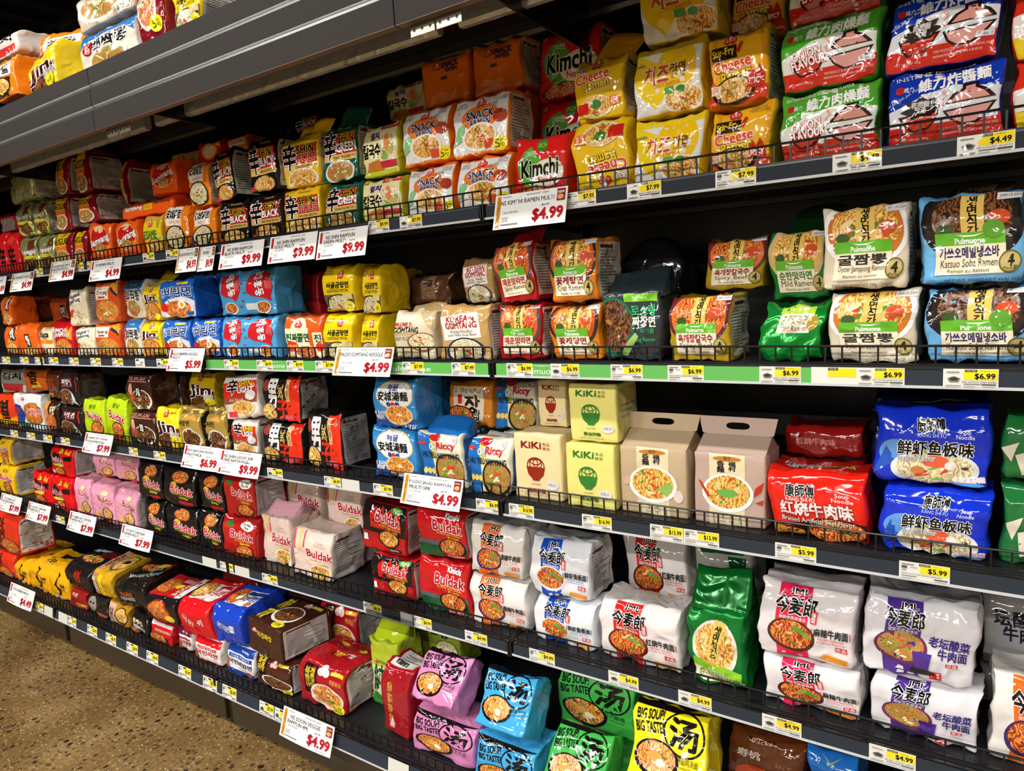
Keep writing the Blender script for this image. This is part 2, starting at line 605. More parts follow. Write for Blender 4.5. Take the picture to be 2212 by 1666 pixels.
# ------------------------------------------------------------ wrapped packs
def unit_lattice(nx, ny, nz):
    f = lambda n: np.sign(q := np.linspace(-1, 1, n + 1)) * (1 - (1 - np.abs(q)) ** 1.45)
    xs, ys, zs = f(nx), f(ny), f(nz)
    idx = {}
    V, F = [], []

    def vid(i, j, k):
        if (i, j, k) not in idx:
            idx[(i, j, k)] = len(V)
            V.append((xs[i], ys[j], zs[k]))
        return idx[(i, j, k)]

    def face(p, na, nb, outward):
        g = np.array([[p(a, b) for a in range(na + 1)] for b in range(nb + 1)])
        for b in range(nb):
            for a in range(na):
                q = (g[b, a], g[b, a + 1], g[b + 1, a + 1], g[b + 1, a])
                F.append(q if outward else q[::-1])
        return g
    fr = face(lambda a, b: vid(a, 0, b), nx, nz, True)
    face(lambda a, b: vid(a, ny, b), nx, nz, False)
    ri = face(lambda a, b: vid(nx, a, b), ny, nz, True)
    face(lambda a, b: vid(0, a, b), ny, nz, False)
    to = face(lambda a, b: vid(a, b, nz), nx, ny, True)
    face(lambda a, b: vid(a, b, 0), nx, ny, False)
    return dict(V=np.array(V), F=np.array(F), front=fr, right=ri, top=to, u=(xs + 1) / 2, d=(ys + 1) / 2, v=(zs + 1) / 2)


LAT = unit_lattice(14, 8, 14)
FLAP = unit_lattice(10, 1, 4)


def shape_pack(lat, w, d, h, rnd, kind='', arch=0.0, pinch=None, amp=1.0):
    U = lat['V']
    half = np.array([w, d, h]) / 2
    crisp = kind in 'xp' and kind != ''
    r = min(half.min() * 0.6, 0.004 if crisp else 0.0075)
    p = U * half
    q = np.clip(p, -(half - r), half - r)
    dd = p - q
    n = dd / (np.linalg.norm(dd, axis=1, keepdims=True) + 1e-12)
    P = q + n * r
    a, c, b = U[:, 0], U[:, 1], U[:, 2]
    A = amp * (0.25 if crisp else 1.6 if kind == 'm' else 1.0)
    disp = np.zeros(len(U))
    for k in range(5):
        lam = rnd.uniform(.06, .16)
        v = np.array([rnd.gauss(0, 1), rnd.gauss(0, 1), rnd.gauss(0, 1)])
        v *= 6.283 / lam / np.linalg.norm(v)
        disp += .0012 * np.sin(P @ v + rnd.uniform(0, 6.28))
    for k in range(4):
        lam = rnd.uniform(.05, .12)
        v = np.array([rnd.gauss(0, 1), rnd.gauss(0, .6), rnd.gauss(0, 1)])
        v *= 6.283 / lam / np.linalg.norm(v)
        disp += (.0018 + .003 * np.abs(b) ** 3) * (.5 - np.abs(np.sin(P @ v + rnd.uniform(0, 6.28))))
    P = P + n * (disp * A)[:, None]
    bulge = .004 * A * (1 - a * a) * (1 - b * b)
    P[:, 1] -= bulge * (c < -.5)
    if pinch is None:
        pinch = 0.03 if crisp else rnd.uniform(.16, .3)
    t = np.clip((b - .42) / .58, 0, 1) ** 1.5
    P[:, 1] = P[:, 1] * (1 - pinch * t) + d * .5 * pinch * .35 * t
    if not crisp and not arch:                              # pointed gusset corners of the film
        e = np.clip((np.abs(a) - .55) / .45, 0, 1) ** 2 * np.clip((b - .6) / .4, 0, 1) ** 2
        P[:, 2] += e * rnd.uniform(.001, .006)
        P[:, 0] += np.sign(a) * e * .003
        P[:, 2] -= (1 - a * a) * np.clip((b - .7) / .3, 0, 1) * (1 + c) * .004
    if arch:
        P[:, 2] += arch * (1 - a * a) * np.clip((b - .55) / .45, 0, 1)
        P[:, 0] *= 1 - .25 * np.clip((b - .5) / .5, 0, 1) ** 2
    P[:, 0] += .004 * A * rnd.uniform(-1, 1) * b + .003 * A * np.sin(3 * b + rnd.uniform(0, 6))
    P += np.array([0, d / 2, h / 2])
    P[:, 2] = np.maximum(P[:, 2], 0)
    return P



T_SRC = '''kimw;white pack with black lettering;d9d6d0;;r .1 .1 .9 .4 c33|T .5 .7 .7 .26 111 김치
ora2;orange pack with dark bowl;f0801a;;p 3a2010 .1,.05 .7,.05 .8,.5 .2,.55|r .1 .55 .9 .85 eee|T .5 .7 .6 .2 222 해물|b .45 .3 .33 .22 222 N
jinj;yellow brown pack with big lettering;f2d21c;;r 0 .3 1 .52 5c1d14|b .5 .17 .42 .26 1a1412 D|T .46 .5 .8 .36 3a1014/fff Jin|t .8 .36 .34 .16 3a1014/fff jjang|L .5 .85 .1 c22|t .75 .88 .3 .06 333 진짜장|e .8 .18 .14 .16 f4e01c|t .8 .18 .16 .1 222 4PK
baek;blue cream pack with black lettering;ded5c4;;r 0 .78 1 1 2a72b8|p 2a72b8 0,.6 .16,.78 0,.78|p 2a72b8 1,.6 .84,.78 1,.78|T .56 .6 .66 .28 222/fff 백짬뽕|e .17 .6 .09 .14 a11c24|t .17 .6 .08 .2 fff 사~천|b .5 .25 .36 .26 e8e2d4 V|t .5 .87 .3 .05 fff 농심
crea;cream pack with veggie bowl;cfc4ae;;b .45 .5 .42 .4 e8e4da V|r .7 .05 .97 .28 e8e2d6|t .83 .16 .22 .16 222 4개입|T .4 .92 .6 .12 222 백짬뽕
redv;wine red pack with yellow disc;7d1420;;b .45 .6 .36 .4 e8e2dc R|e .72 .28 .2 .14 f2e020|t .66 .28 .1 .14 222 5|t .8 .28 .1 .14 222 PK~PQ
gomt;yellow pack with grey bowl;eccb14;;L .6 .77 .1 c23|T .52 .57 .68 .13 222 사골곰탕면|t .5 .45 .66 .07 222 GOMTANG MYON|r .03 .02 .97 .37 6a5a48|b .5 .12 .44 .26 3c2f28 C|r .66 .26 .94 .38 d9c98a|e .82 .1 .14 .12 f4e01c|t .82 .1 .18 .1 222 4PK|t .2 .86 .3 .05 443 11.JAN.2023|t .2 .8 .3 .05 443 10.JAN.2024
reds;red pack with grey panel;c5121e;;r .1 .1 .9 .75 a8949a|r .1 .6 .9 .75 d8b0b0
redx;bright red pack;d81a20;;T .7 .4 .4 .5 111 辛
redc;bright red pack with brush letter;d81a20;;T .4 .4 .55 .5 111 辛|p e83a3a .1,.75 .5,.98 .9,.8 .6,.7
chpb;crumpled gold green foil pack;c6ce96;m;
chap;olive green foil pack;a9b27a;m;r .1 .72 .5 .97 7a8a54|p 6a2c1a .52,.62 .9,.66 .92,.92 .6,.88|b .56 .24 .42 .3 e0d858 D|T .5 .55 .8 .17 fff/8a2a1c Chapagetti|e .5 .4 .36 .05 d8d23c
neog;dark red pack with yellow corner;8a1420;;r .02 .55 .72 .97 f2c416|r .02 .42 .72 .6 f07c1c|T .4 .72 .72 .18 111 NEOGURI|t .5 .9 .26 .1 222 너구리|b .42 .24 .42 .24 e8e4e0 V
samy;orange pack with red oval;f2601c;;e .5 .55 .42 .36 f8c060|e .5 .55 .4 .34 c8201c|e .5 .82 .18 .1 f4c9a0|T@12 .5 .52 .86 .22 fff/1c2460 Samyang|t .74 .38 .36 .1 f4d020 라면|b .5 .34 .2 .14 e8b070 V
samt;orange pack lying on its back;f2601c;;T .25 .6 .34 .3 fff/1c2460 Samyang|r .45 .4 .62 .75 f2c81c|t .53 .58 .14 .24 c22 5PACK|t .8 .7 .3 .2 222 Samyang
sesa;gold pack with yellow sesame panel;d9b03a;;r .04 .04 .96 .86 f0d420|L .45 .78 .11 d24|T .42 .52 .7 .2 2f8a3c SESAME|t .72 .4 .4 .08 3a9a46 RAMEN|b .6 .2 .38 .22 7a4a20 N|t .82 .76 .18 .2 444 고소한~참깨~라면
ansu;orange pack with white panel;f08418;;r .1 .55 .76 .97 f2efe8|T .43 .8 .6 .2 111 安城湯面|t .5 .63 .5 .07 e07030 ANSUNG|b .45 .28 .42 .28 2a2622 C
redr;red pack with orange ring;d4181c;;e .5 .5 .34 .4 f0801c|e .5 .5 .28 .34 e8d8b0|p f2c81c .7,.8 .98,.9 .98,.6
ora3;orange pack with white band;f08420;;r .1 .4 .9 .8 f0e8e0|T .5 .6 .7 .2 c33 NONGSHIM
soyn;amber pack with white label;c87a1c;;r .12 .1 .8 .86 e0d2bc|t .46 .78 .6 .09 222 SOY FLAVOR NOODLE|T .55 .48 .3 .4 161210 장|T .66 .22 .12 .28 161210 라~면|r .24 .5 .34 .7 b8202c|b .26 .16 .34 .3 3c2418 R
hata;cream pack with orange frill;e8d9b0;;r 0 .42 1 .55 e88c20|T .45 .75 .7 .2 222 hata|t .5 .6 .4 .08 a55 men
jjam;red flaming pack with white lettering;c21420;;p f29a1c .7,.5 .98,.45 .96,.8 .86,.7 .8,.85|T .4 .72 .7 .12 fff/611 KIMCHI|T .5 .58 .8 .13 fff/611 JJAMPPONG|b .5 .24 .46 .26 d05018 S
naga;cream pack with tilted white label;e6dcbc;;p f4f0e2 .06,.56 .8,.62 .76,.94 .02,.88|T@8 .4 .8 .66 .15 222 Nagasaki|T@8 .4 .66 .62 .13 222 Jjambbong|e .2 .34 .15 .11 d8482c|b .55 .24 .34 .22 e6dcc0 C
cham;orange pack with square white label;d2501c;;p f0a030 .6,.9 .98,.7 .98,1 .6,1|r .05 .58 .6 .9 efe4d2|T .33 .74 .46 .12 222 Champong|r .2 .61 .46 .66 c33|b .5 .26 .5 .32 c86020 S|p 3a2a34 .66,.8 .98,.62 .98,.7 .7,.88
jinb;yellow pack with red seafood bowl;ecd016;;L .5 .86 .1 c23|T .42 .6 .76 .26 4a1414/fff Jin|T .68 .54 .5 .12 4a1414/fff jjambbong|t .75 .7 .3 .08 622 진짬뽕|b .5 .22 .46 .3 c8561c S|e .8 .1 .15 .1 f4e01c
bibi;royal blue pack with noodle egg;1d5fc0;;p d4dce8 0,0 1,0 1,.42 .7,.56 .3,.5 0,.34|T .56 .68 .72 .26 1b3a80/fff 비빔면|t .12 .66 .12 .26 fff 팔도|r .5 .86 .84 .92 e8c030|b .52 .22 .44 .26 e6e2e0 R|e .66 .34 .1 .1 fffbe8|e .67 .34 .05 .06 f2a91c|e .13 .3 .1 .12 c22|r .8 .06 .95 .16 2858b0
baeh;sky blue crinkled pack;4a9fd6;;p c8202a .04,.5 .08,.86 .22,.95 .38,.88 .44,.62 .38,.4 .32,.3 .28,.38 .12,.42|T@-78 .24 .68 .5 .14 fff/222 배홍동|T .36 .66 .1 .24 f08080 고추~치마|b .22 .16 .13 .14 eee R|p c8202a .54,.5 .58,.84 .74,.94 .9,.88 .97,.6 .92,.4 .94,.28 .8,.37 .62,.42|T@-82 .75 .66 .5 .13 fff/222 배홍동|T .9 .66 .1 .24 f08080 고추~치마|b .8 .16 .13 .14 eee R|r .52 .12 .72 .26 d8dce0|L .47 .93 .03 c22|e .48 .7 .02 .02 c22|e .5 .5 .02 .02 c22|e .47 .32 .02 .02 c22|e .05 .2 .02 .02 c22|e .42 .2 .02 .02 c22
baer;red pack with blue oval;b8242c;;r 0 0 .26 1 3a86b8|e .5 .55 .26 .36 3f8fc4|T .46 .55 .12 .6 fff/222 배~홍~동|T .6 .5 .1 .4 f0d030/222 칼~빔~면|b .45 .1 .3 .12 eee R
jjol;orange pack with cream shield;d8581c;;r .04 .02 .66 .7 efe4be|e .4 .72 .2 .22 efe4be|L .4 .78 .1 c22|T .36 .48 .6 .2 16583a 진짜쫄면|e .2 .28 .17 .11 d8301c|t .2 .28 .28 .07 fd6 매콤새콤|b .55 .14 .3 .16 eae6e0 R|r .78 .02 1 .6 efe4be|T .9 .46 .16 .18 16583a 진|e .92 .26 .1 .1 d8301c
gomp;plain yellow bag;d8b81a;;r .3 .8 .8 .88 b33|t .5 .5 .5 .06 765 GOMTANG
brwn;crumpled brown foil bag;6a4a34;m;r .35 .2 .65 .95 8a6a4e|r .42 .6 .6 .8 3a2a20
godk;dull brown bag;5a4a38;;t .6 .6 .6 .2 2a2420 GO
kgom;gold pack with red white label;b8935a;;p f2e6dc .08,.36 .84,.42 .8,.88 .04,.8|T@3 .45 .76 .56 .11 a82430 KOREAN|T@3 .45 .64 .64 .11 a82430 GOMTANG|t@3 .46 .53 .46 .06 333 Korean Noodles|t@3 .46 .46 .6 .06 333 with Milky Soup Base|b .52 .16 .38 .26 1c2a4c C|t .84 .06 .3 .06 eec Ramen Soup
pgom;cream premium style bag;d8cbb0;;T .25 .72 .44 .1 a8242c PREMIUM|T .32 .61 .62 .12 333 GOMTANG|r 0 .51 .5 .56 b8a070|t .24 .44 .4 .1 776 高級牛骨湯麵|b .72 .36 .36 .2 8a5a30 C|p b8a688 .0,0 .9,0 .6,.16 .2,.2|p c0aa80 .55,.98 .98,.98 .98,.6
puls;crimson pack with metal bowl;a8121a;;B d0602a 4a4a4e R|P 매운맛라면 b02428 Spicy_Ramen
pulc;orange pack with dark bowl rim;d47818;;B c4501c 2c2a2a S|P 꽃게탕면 8a2030 Crab_Ramen
pulm;green pack with pale bowl;14702c;;B e0b060 c8b088 N|P 순한맛라면 3f7a3a Mild_Ramen
pulu;maroon gold pack with dark bowl;a88a1c;;r 0 .55 1 1 6a1420|B d8682a 5a2a34 R|P 육개장칼국수 9a2a30 Spicy_Beef
pulo;cream pack with white bowl;cfc4ac;;B c8742c e8ecf0 N|P 굴짬뽕 333 Oyster_Jjamppong_Ramen|t .5 .05 .7 .05 555 NET WT. POIDS NET 394g 13.9OZ
pulk;light blue pack with black bowl;6aaee0;;B 2a2420 1c1a1c D|P 가쓰오메밀냉소바 2a2c6a Katsuo_Soba_Ramen|e .7 .6 .1 .1 5a9a2c|t .6 .05 .7 .05 1c3060 NET WT. POIDS NET 464g 1LB
pulj;black green pack with folded top;2c3438;;b .2 .5 .34 .44 1a6a4a D|r .4 .86 .97 .98 74c02a|t .66 .92 .24 .05 fff Pulmuone|T .7 .73 .4 .15 2fb866 로스팅|T .7 .57 .4 .15 e8e8e0 짜장면|t .76 .44 .24 .07 2fb866 파기름|t .7 .31 .4 .08 2fb866 Jajang Ramen|p 9ab86a .3,.1 .42,.08 .62,.36 .56,.42 .44,.3|t .7 .22 .4 .05 2a9a5a Ramen aux Jiajang
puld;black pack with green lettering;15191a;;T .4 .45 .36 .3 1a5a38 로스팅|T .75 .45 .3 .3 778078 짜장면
pulb;green foil bag folded forward;128a32;m;r .28 .5 .8 .94 e6d8c0|r .26 .82 .8 .98 a8c83a|t .52 .72 .4 .16 4a6a3a 순한맛라면|t .54 .58 .4 .1 554 Mild Ramen|e .82 .66 .09 .12 a8862a
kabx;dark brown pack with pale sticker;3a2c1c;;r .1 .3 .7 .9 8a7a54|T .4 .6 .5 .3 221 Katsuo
teum;orange pack with black seal;e2601c;;p f2a81c .3,.1 .7,.3 .6,.6 .3,.5|r .55 .5 .9 .95 221|T .72 .73 .24 .36 fff 틈~새|b .6 .2 .44 .24 b85a20 N
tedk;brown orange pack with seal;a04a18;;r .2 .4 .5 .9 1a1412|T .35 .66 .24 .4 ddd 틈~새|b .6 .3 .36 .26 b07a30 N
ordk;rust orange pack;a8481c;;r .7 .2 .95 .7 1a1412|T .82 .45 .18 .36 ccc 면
orra;orange pack with small seal;e8641c;;r .46 .24 .68 .66 221|T .57 .45 .16 .3 fff 틈~새|t .3 .84 .4 .1 f0b080 TEUM-SAE|b .6 .12 .4 .14 a05020 N
yeol;orange red pack with brush letter;d8641c;;p f2c040 .2,.1 .8,.2 .6,.5|T .4 .6 .4 .6 221 열
brco;narrow brown pack;5c3018;;T .4 .5 .5 .4 b42 라면|r 0 0 .5 .2 d88a20
jjbl;black pack with maroon square;221c1c;;r .1 .52 .72 .82 5a1420|T .42 .7 .5 .16 eee 짜장면|t .42 .58 .5 .06 caa JJAJANG|r .84 .42 .9 .84 c8301c|b .32 .22 .4 .28 9aa0a0 D|p c8ccd0 .6,.4 .98,.02 .98,0 .7,.1
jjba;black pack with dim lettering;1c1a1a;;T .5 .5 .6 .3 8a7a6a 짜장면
redo;red orange pack;e03a1a;;p f2a01c 0,0 1,0 1,.3 .5,.2 0,.4|T .4 .5 .5 .6 221 열
yukg;white blue pack with noodle bowl;dfe4e8;;p 1c3f8a 0,.1 .3,.1 .4,.4 .3,.66 0,.7|T .12 .5 .26 .2 c8242c 김치|b .72 .45 .34 .32 8a6a20 R|T .75 .5 .44 .18 c8242c/fff 육개장|L .4 .86 .06 c22|e .3 .1 .2 .06 3a9a4a
brno;orange brown narrow pack;2a1a14;;r 0 0 .3 1 d8801c|T .6 .7 .4 .3 e8d8b0 짜장|b .5 .3 .4 .3 b8401c R
teuj;dark brown pack with white bowl;3c211a;;t .45 .86 .7 .09 d89a8a TEUM-SAE|r .1 .78 .9 .8 c88|b .62 .28 .38 .3 d8d0c4 D|e .25 .55 .08 .2 d8a08a|p a8482c .12,.2 .4,.3 .36,.5 .16,.5|R -8 .56 .5 .2 .26 1a1412|T .56 .5 .14 .22 eee 틈~새
jjgo;gold black pack;c8a850;m;t .45 .88 .76 .1 3a2c14 JJAJANGMEN|T .3 .64 .4 .12 3a2c14 짜장면|p e09a4a .2,.74 .9,.7 .7,.84|b .5 .25 .46 .28 d8d8d8 D|p b82c1c .8,.02 1,.2 1,.02
shnl;white red air dried pack;e2dbcf;;r .02 .4 .98 .84 c8281c|r .02 .36 .98 .5 8a4a34|T .3 .74 .34 .3 111/fff 辛|T .7 .78 .36 .12 f2c416/111 SHIN|T .7 .65 .42 .12 fff/111 LIGHT|t .4 .44 .4 .07 fdc Air Dried|e .82 .52 .13 .11 ddd|b .55 .24 .36 .18 e8d8b0 N|r .1 .06 .36 .18 d83a50
namj;black red pack with brush lettering;1d1a1c;;r .66 0 1 1 e0301c|T .3 .62 .26 .6 f0eeec 男|T .56 .28 .24 .4 e0301c 子|T .54 .66 .14 .3 d8b860 낭~자|r .66 .46 .76 .92 d8b070|t .71 .7 .07 .4 322 칼~칼~한|e .12 .78 .08 .12 8a3a30|b .2 .2 .22 .22 3a3450 N|r .6 .06 .86 .16 d04a60
anse;blue pack with white oval;2f86cc;;p 1c4a98 0,0 1,0 1,.2 .6,.12 0,.34|e .53 .68 .42 .3 d8b860|e .53 .68 .4 .28 e4e6e8|T .5 .82 .26 .12 28489a 해물|T .5 .65 .66 .18 111 安城湯麵|e .4 .49 .05 .05 28489a|e .5 .49 .05 .05 c33|e .6 .49 .05 .05 28489a|b .6 .28 .32 .2 d8c090 S|t .16 .26 .28 .16 28489a/fff 더 깊어진~해물맛|t .85 .06 .24 .09 fff 5개입
rice;white pack with blue edge;dcdcc8;;r 0 0 .3 1 1c68b4|p e8cc28 .24,1 .34,1 .42,.5 .5,.2 .4,.4|b .68 .3 .36 .34 1c1a18 V|T .36 .76 .2 .12 fff/1a5a3a Oh!|T .66 .78 .4 .16 c8202c Riccy|T .5 .6 .86 .11 1c2a2a HU TIEU NAM VANG|e .08 .28 .05 .06 e8c860|e .18 .28 .05 .06 e8c860|e .28 .28 .05 .06 e8c860|e .4 .95 .14 .08 b81c2c|e .84 .9 .07 .08 eee|t .84 .9 .08 .08 b33 福|e .1 .82 .1 .03 c33
kikr;beige paper noodle packet;e3cf9c;x;K 8c2016 椒麻拌麵
kiky;pale yellow paper noodle packet;e0d878;x;K 2f7a2c 蔥油拌麵
papg;kraft paper bag with garlic;b7a080;p;r .26 0 .74 1 d9ceaa|e .5 .93 .2 .035 b87830|t .5 .94 .1 .05 222 福忠|T .4 .82 .1 .16 222 香~麵|T .56 .83 .1 .13 222 福~村|b .5 .46 .36 .27 f4f2ee N|p 8ab85a .56,.4 .72,.3 .8,.46 .74,.52|e .1 .5 .06 .08 c8a890|e .88 .32 .07 .09 d8c8c0|t .5 .1 .4 .16 444 ㅏ ㅓ ㅗ ㅑ~ㅣ ㅡ ㅜ ㅕ
papc;mauve paper bag with chilies;b39a8c;p;r .22 0 .72 1 d9ceaa|e .47 .93 .2 .035 b87830|t .47 .94 .1 .05 222 福忠|T .38 .82 .1 .16 222 香~麵|T .54 .83 .1 .13 222 福~村|b .48 .46 .36 .27 f4f2ee N|e .48 .46 .14 .06 6aa84a|p b8281c .06,.62 .1,.6 .24,.4 .2,.38|p b8281c .86,.56 .9,.6 .98,.66 .94,.52 .84,.44|p a83a28 .86,.36 .98,.42 .96,.34|t .48 .1 .4 .16 444 ㅏ ㅓ ㅗ ㅑ~ㅣ ㅡ ㅜ ㅕ
kanr;glossy red pack with beef bowl;d81f12;;p 4a1a10 0,.2 .3,.24 .5,.34 1,.3 1,0 0,0|p c8882c 0,.0 .36,.02 .36,.12 0,.2|b .68 .16 .34 .2 1c1210 R|T .35 .72 .3 .18 111/fff 康師傅|t .35 .59 .3 .05 fff KANG SHI FU|t .78 .66 .22 .13 fff Soup~Noodle|T .5 .46 .74 .2 e8d8d8/8a1410 红烧牛肉味|t .5 .3 .74 .07 eee/5a1a10 Braised Artificial Beef Flavor;T .3 .5 .4 .3 eee/611 红烧牛肉味|T .72 .5 .26 .34 e8c02c/411 5pack
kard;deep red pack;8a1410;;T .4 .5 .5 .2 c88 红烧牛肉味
kanb;glossy blue pack with seafood bowl;1230c4;;e .2 .42 .16 .18 5a90d0|p 1c50b0 .0,.1 .2,.3 .1,.5|b .54 .22 .38 .26 d8dce0 C|e .55 .32 .12 .08 d85a3a|e .68 .28 .05 .06 f0dcdc|e .4 .2 .06 .05 c87a40|e .8 .26 .03 .02 4a4030|T .5 .8 .24 .17 111/fff 康師傅|t .5 .67 .24 .05 cde KANG SHI FU|t .78 .7 .15 .12 fff Soup~Noodle|T .53 .5 .64 .19 111/fff 鲜虾鱼板味|t .38 .36 .32 .07 223/eee Seafood Flavor|t@8 .84 .1 .26 .07 d46a7a/fff 汤浓鲜甜|e .82 .05 .14 .025 4a9ad8
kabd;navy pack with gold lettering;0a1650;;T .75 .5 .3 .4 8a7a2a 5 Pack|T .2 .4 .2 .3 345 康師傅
camo;green camouflage pack;1d6a34;;p d8d0c0 .2,.1 .5,.2 .4,.5 .15,.4|p 4a5a2c .5,.5 .9,.6 .7,.9 .4,.8|p d8d0c0 0,.5 .2,.6 .1,.3|p 123c20 .6,.1 .95,.2 .9,.45 .6,.4
buly;yellow chicken style pack;e6b818;;Z f2efe8 7a3a14 c8a040 1a1a1a
bulx;red doubled spicy pack;d8141c;;p 1a1214 .04,.5 .2,.84 .5,.7 .6,.4 .3,.28|p 1a1214 .6,.7 .66,.56 .9,.56 .96,.74|T@-6 .34 .56 .56 .18 b8182a/fff Buldak|e .36 .38 .26 .05 e8d030|b .42 .18 .24 .16 3a1410 R|p f2a01c .66,.8 .74,.95 .8,.84 .9,.92 .88,.76|T .5 .88 .16 .16 f2d430/111 2x|r .06 .05 .2 .18 dde
bulp;pink creamy pack;e09ab4;;p e0b050 .2,.1 .36,.1 .38,.3 .18,.3|T@-6 .66 .62 .6 .16 b8182a/fff Buldak|t .66 .5 .44 .05 b88 Carbo|b .68 .26 .24 .18 2a2220 N|p d84020 .5,.1 .6,.14 .7,.06 .8,.16 .9,.08 .84,.02 .56,.02|e .66 .8 .12 .06 e8d8a0
bulk;black spicy pack;181516;;b .58 .78 .28 .17 2c2624 R|e .42 .58 .11 .08 e8b42c|T@-6 .62 .44 .66 .19 b8182a/fff Buldak|t@-6 .6 .3 .6 .06 c8c030 Artificial Spicy Chicken|T@-6 .66 .22 .26 .06 c8c030 RAMEN|r .48 .07 .94 .14 a01c20
bult;red pack with white speech cloud;b01c1c;;p c8281c .02,.8 .4,.8 .34,.72 .08,.7|p 2a7a34 .1,.84 .3,.88 .34,.76 .2,.74|e .76 .82 .2 .1 f4f2ee|T .76 .82 .28 .12 222 Tomato~Pasta|T@-4 .62 .58 .66 .18 b8182a/fff Buldak|t .66 .44 .5 .06 f0a82c Artificial Spicy|T .7 .38 .26 .05 f0c82c RAMEN|b .68 .19 .28 .16 3a1814 R|r .6 .02 .98 .07 1a1414
bulc;pale pink cream pack;e0c8bc;;p d8505c .02,1 .06,1 .1,.62 .04,.6|p e8c860 .16,1 .22,1 .26,.66 .2,.6|p d8505c .3,1 .33,1 .36,.7 .32,.66|T@-4 .7 .56 .6 .17 b8182a/fff Buldak|t .72 .43 .5 .05 c8a030 Artificial Spicy|T .78 .36 .24 .05 c8a030 RAMEN|b .72 .16 .27 .2 f2efe8 N|t .72 .78 .3 .1 b8a8a0 Cream~Carbonara
buls;red black flaming pack;b0161c;;r 0 .4 1 1 1d1416|p c8241c .2,.5 .2,.8 .3,.92 .36,.78 .46,.95 .54,.8 .66,.94 .72,.78 .86,.9 .9,.5|e .78 .9 .13 .07 2a8a3c|T .78 .9 .18 .08 e8f0a0 Stew~TYPE|T@-6 .6 .72 .54 .2 b8182a/fff Buldak|t@-4 .64 .55 .48 .06 d8c82c Artificial Spicy Chicken|T .72 .48 .2 .06 e0d030 Ramen|b .64 .32 .24 .18 241a18 S|r .68 .08 .92 .15 1a1214|t .8 .115 .2 .04 eee RameSoup|r .06 .2 .14 .34 dee
bulg;red green pack with noodle bowl;c01a20;;r 0 0 1 .26 17502c|p 5a5a60 0,.26 1,.26 1,.36 0,.34|T@-4 .74 .86 .26 .09 fff/175a30 Kimchi|T@-4 .66 .66 .56 .2 b8182a/fff Buldak|t@-4 .66 .51 .46 .06 e0d030 Artificial Spicy Chicken|T .74 .44 .2 .06 e0d030 Ramen|b .7 .25 .27 .19 1c1618 R|r .56 .04 .94 .12 b0202a|t .75 .08 .3 .05 fff Stir-Fried Ramen
jmlo;white orange pack;dcd8d4;;J e2671c 3a2460 香辣牛肉面
jmlb;white blue pack;dce0e6;;J 1746b4 d8dce0 鲜虾鱼板面
jmlr;white red pack with beef bowl;dcd6d4;;J d0201c 5a1c18 红烧牛肉面
jmlp;white pink pack;dcd6d8;;J d8204c 4a2418 麻辣牛肉面
jmlv;white purple pack;d6d4da;;r .2 0 .52 1 4a2a86|b .36 .4 .24 .22 6a2a5a V|T .36 .76 .36 .2 111/fff 今麦郎|T .4 .9 .16 .08 111/fff JML|t .36 .62 .26 .05 ddd 健康/优质/新食尚|T .77 .54 .34 .13 3a2878 老坛酸菜|T .81 .4 .24 .13 3a2878 牛肉面|r .76 .25 .86 .3 c02c34|t .81 .275 .08 .04 fff 珍品|r .62 .06 .72 .17 c8202a|t .67 .12 .08 .08 fff 弹+菜|p 4a2a86 .47,.38 .64,.38 .61,.16 .5,.16|e .56 .14 .11 .04 222
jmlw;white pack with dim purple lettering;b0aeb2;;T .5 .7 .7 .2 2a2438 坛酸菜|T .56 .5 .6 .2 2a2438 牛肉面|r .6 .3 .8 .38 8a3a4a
gwht;white green bag;c8c8c0;;p 1a5a34 .1,.9 .9,.95 .86,.84 .14,.8|p 1a5a34 .6,.8 .9,.8 .86,.4 .66,.4|r .2 .4 .5 .6 1f6a3a
pulg;green foil pack with slanted label;128034;m;b .5 .52 .4 .36 e8dcd0 N|R -8 .52 .62 .2 .5 d8b858|T@-8 .52 .6 .12 .42 221 생~면~식~감|R -10 .5 .22 .84 .16 8ac82c|R -10 .5 .1 .88 .16 eee0c0|T@-10 .5 .11 .7 .12 6a9a3a 순한맛라면|t@-10 .5 .22 .26 .05 fff Pulmuone
redk;red black pack;d8321c;;r 0 .0 1 .3 3a1a14|T .3 .6 .3 .6 221 라~면|b .6 .2 .4 .2 6a3a20 R
yelw;amber yellow pack with black brushmark;e8a812;;p 1c1612 .3,.9 .46,.8 .3,.5 .6,.3 .5,.2 .6,.12 .7,.34 .44,.54 .52,.84|T .72 .5 .2 .2 221 면|b .5 .06 .4 .1 b08030 N;p 1c1612 .2,.3 .5,.5 .8,.6 .76,.76 .4,.66|T .4 .2 .3 .2 221 라면
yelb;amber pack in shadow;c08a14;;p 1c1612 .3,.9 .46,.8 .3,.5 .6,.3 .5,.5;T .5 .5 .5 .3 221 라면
rdog;dark red pack with pale lettering;8a1c18;;T .4 .7 .3 .2 d8a0a0 짬뽕|b .7 .2 .4 .2 6a2018 R
catk;black pack with grey tiger print;241e1c;;e .3 .6 .24 .34 8a8680|e .22 .66 .05 .06 221|e .38 .66 .05 .06 221|p b8602c .5,.3 .98,.2 .9,.0 .5,.05
golw;gold pack with noodle photo;a8781c;;r .04 .1 .4 .95 c8a890|T .22 .5 .2 .6 422 라~볶~이|b .7 .5 .3 .4 3a2a18 N
volw;black volcano pack;191614;;T@-8 .5 .6 .6 .2 e8d8b0 볼케이노|T@-8 .55 .36 .7 .16 ddd CHICKENNOODLE|b .3 .16 .3 .14 5a1c14 R
kirw;red pack with white rim;c01c20;;r 0 .86 1 1 e0dcd8|t .6 .66 .7 .14 f0d8d0 KIMCHI RAMEN|b .4 .26 .44 .26 222 R
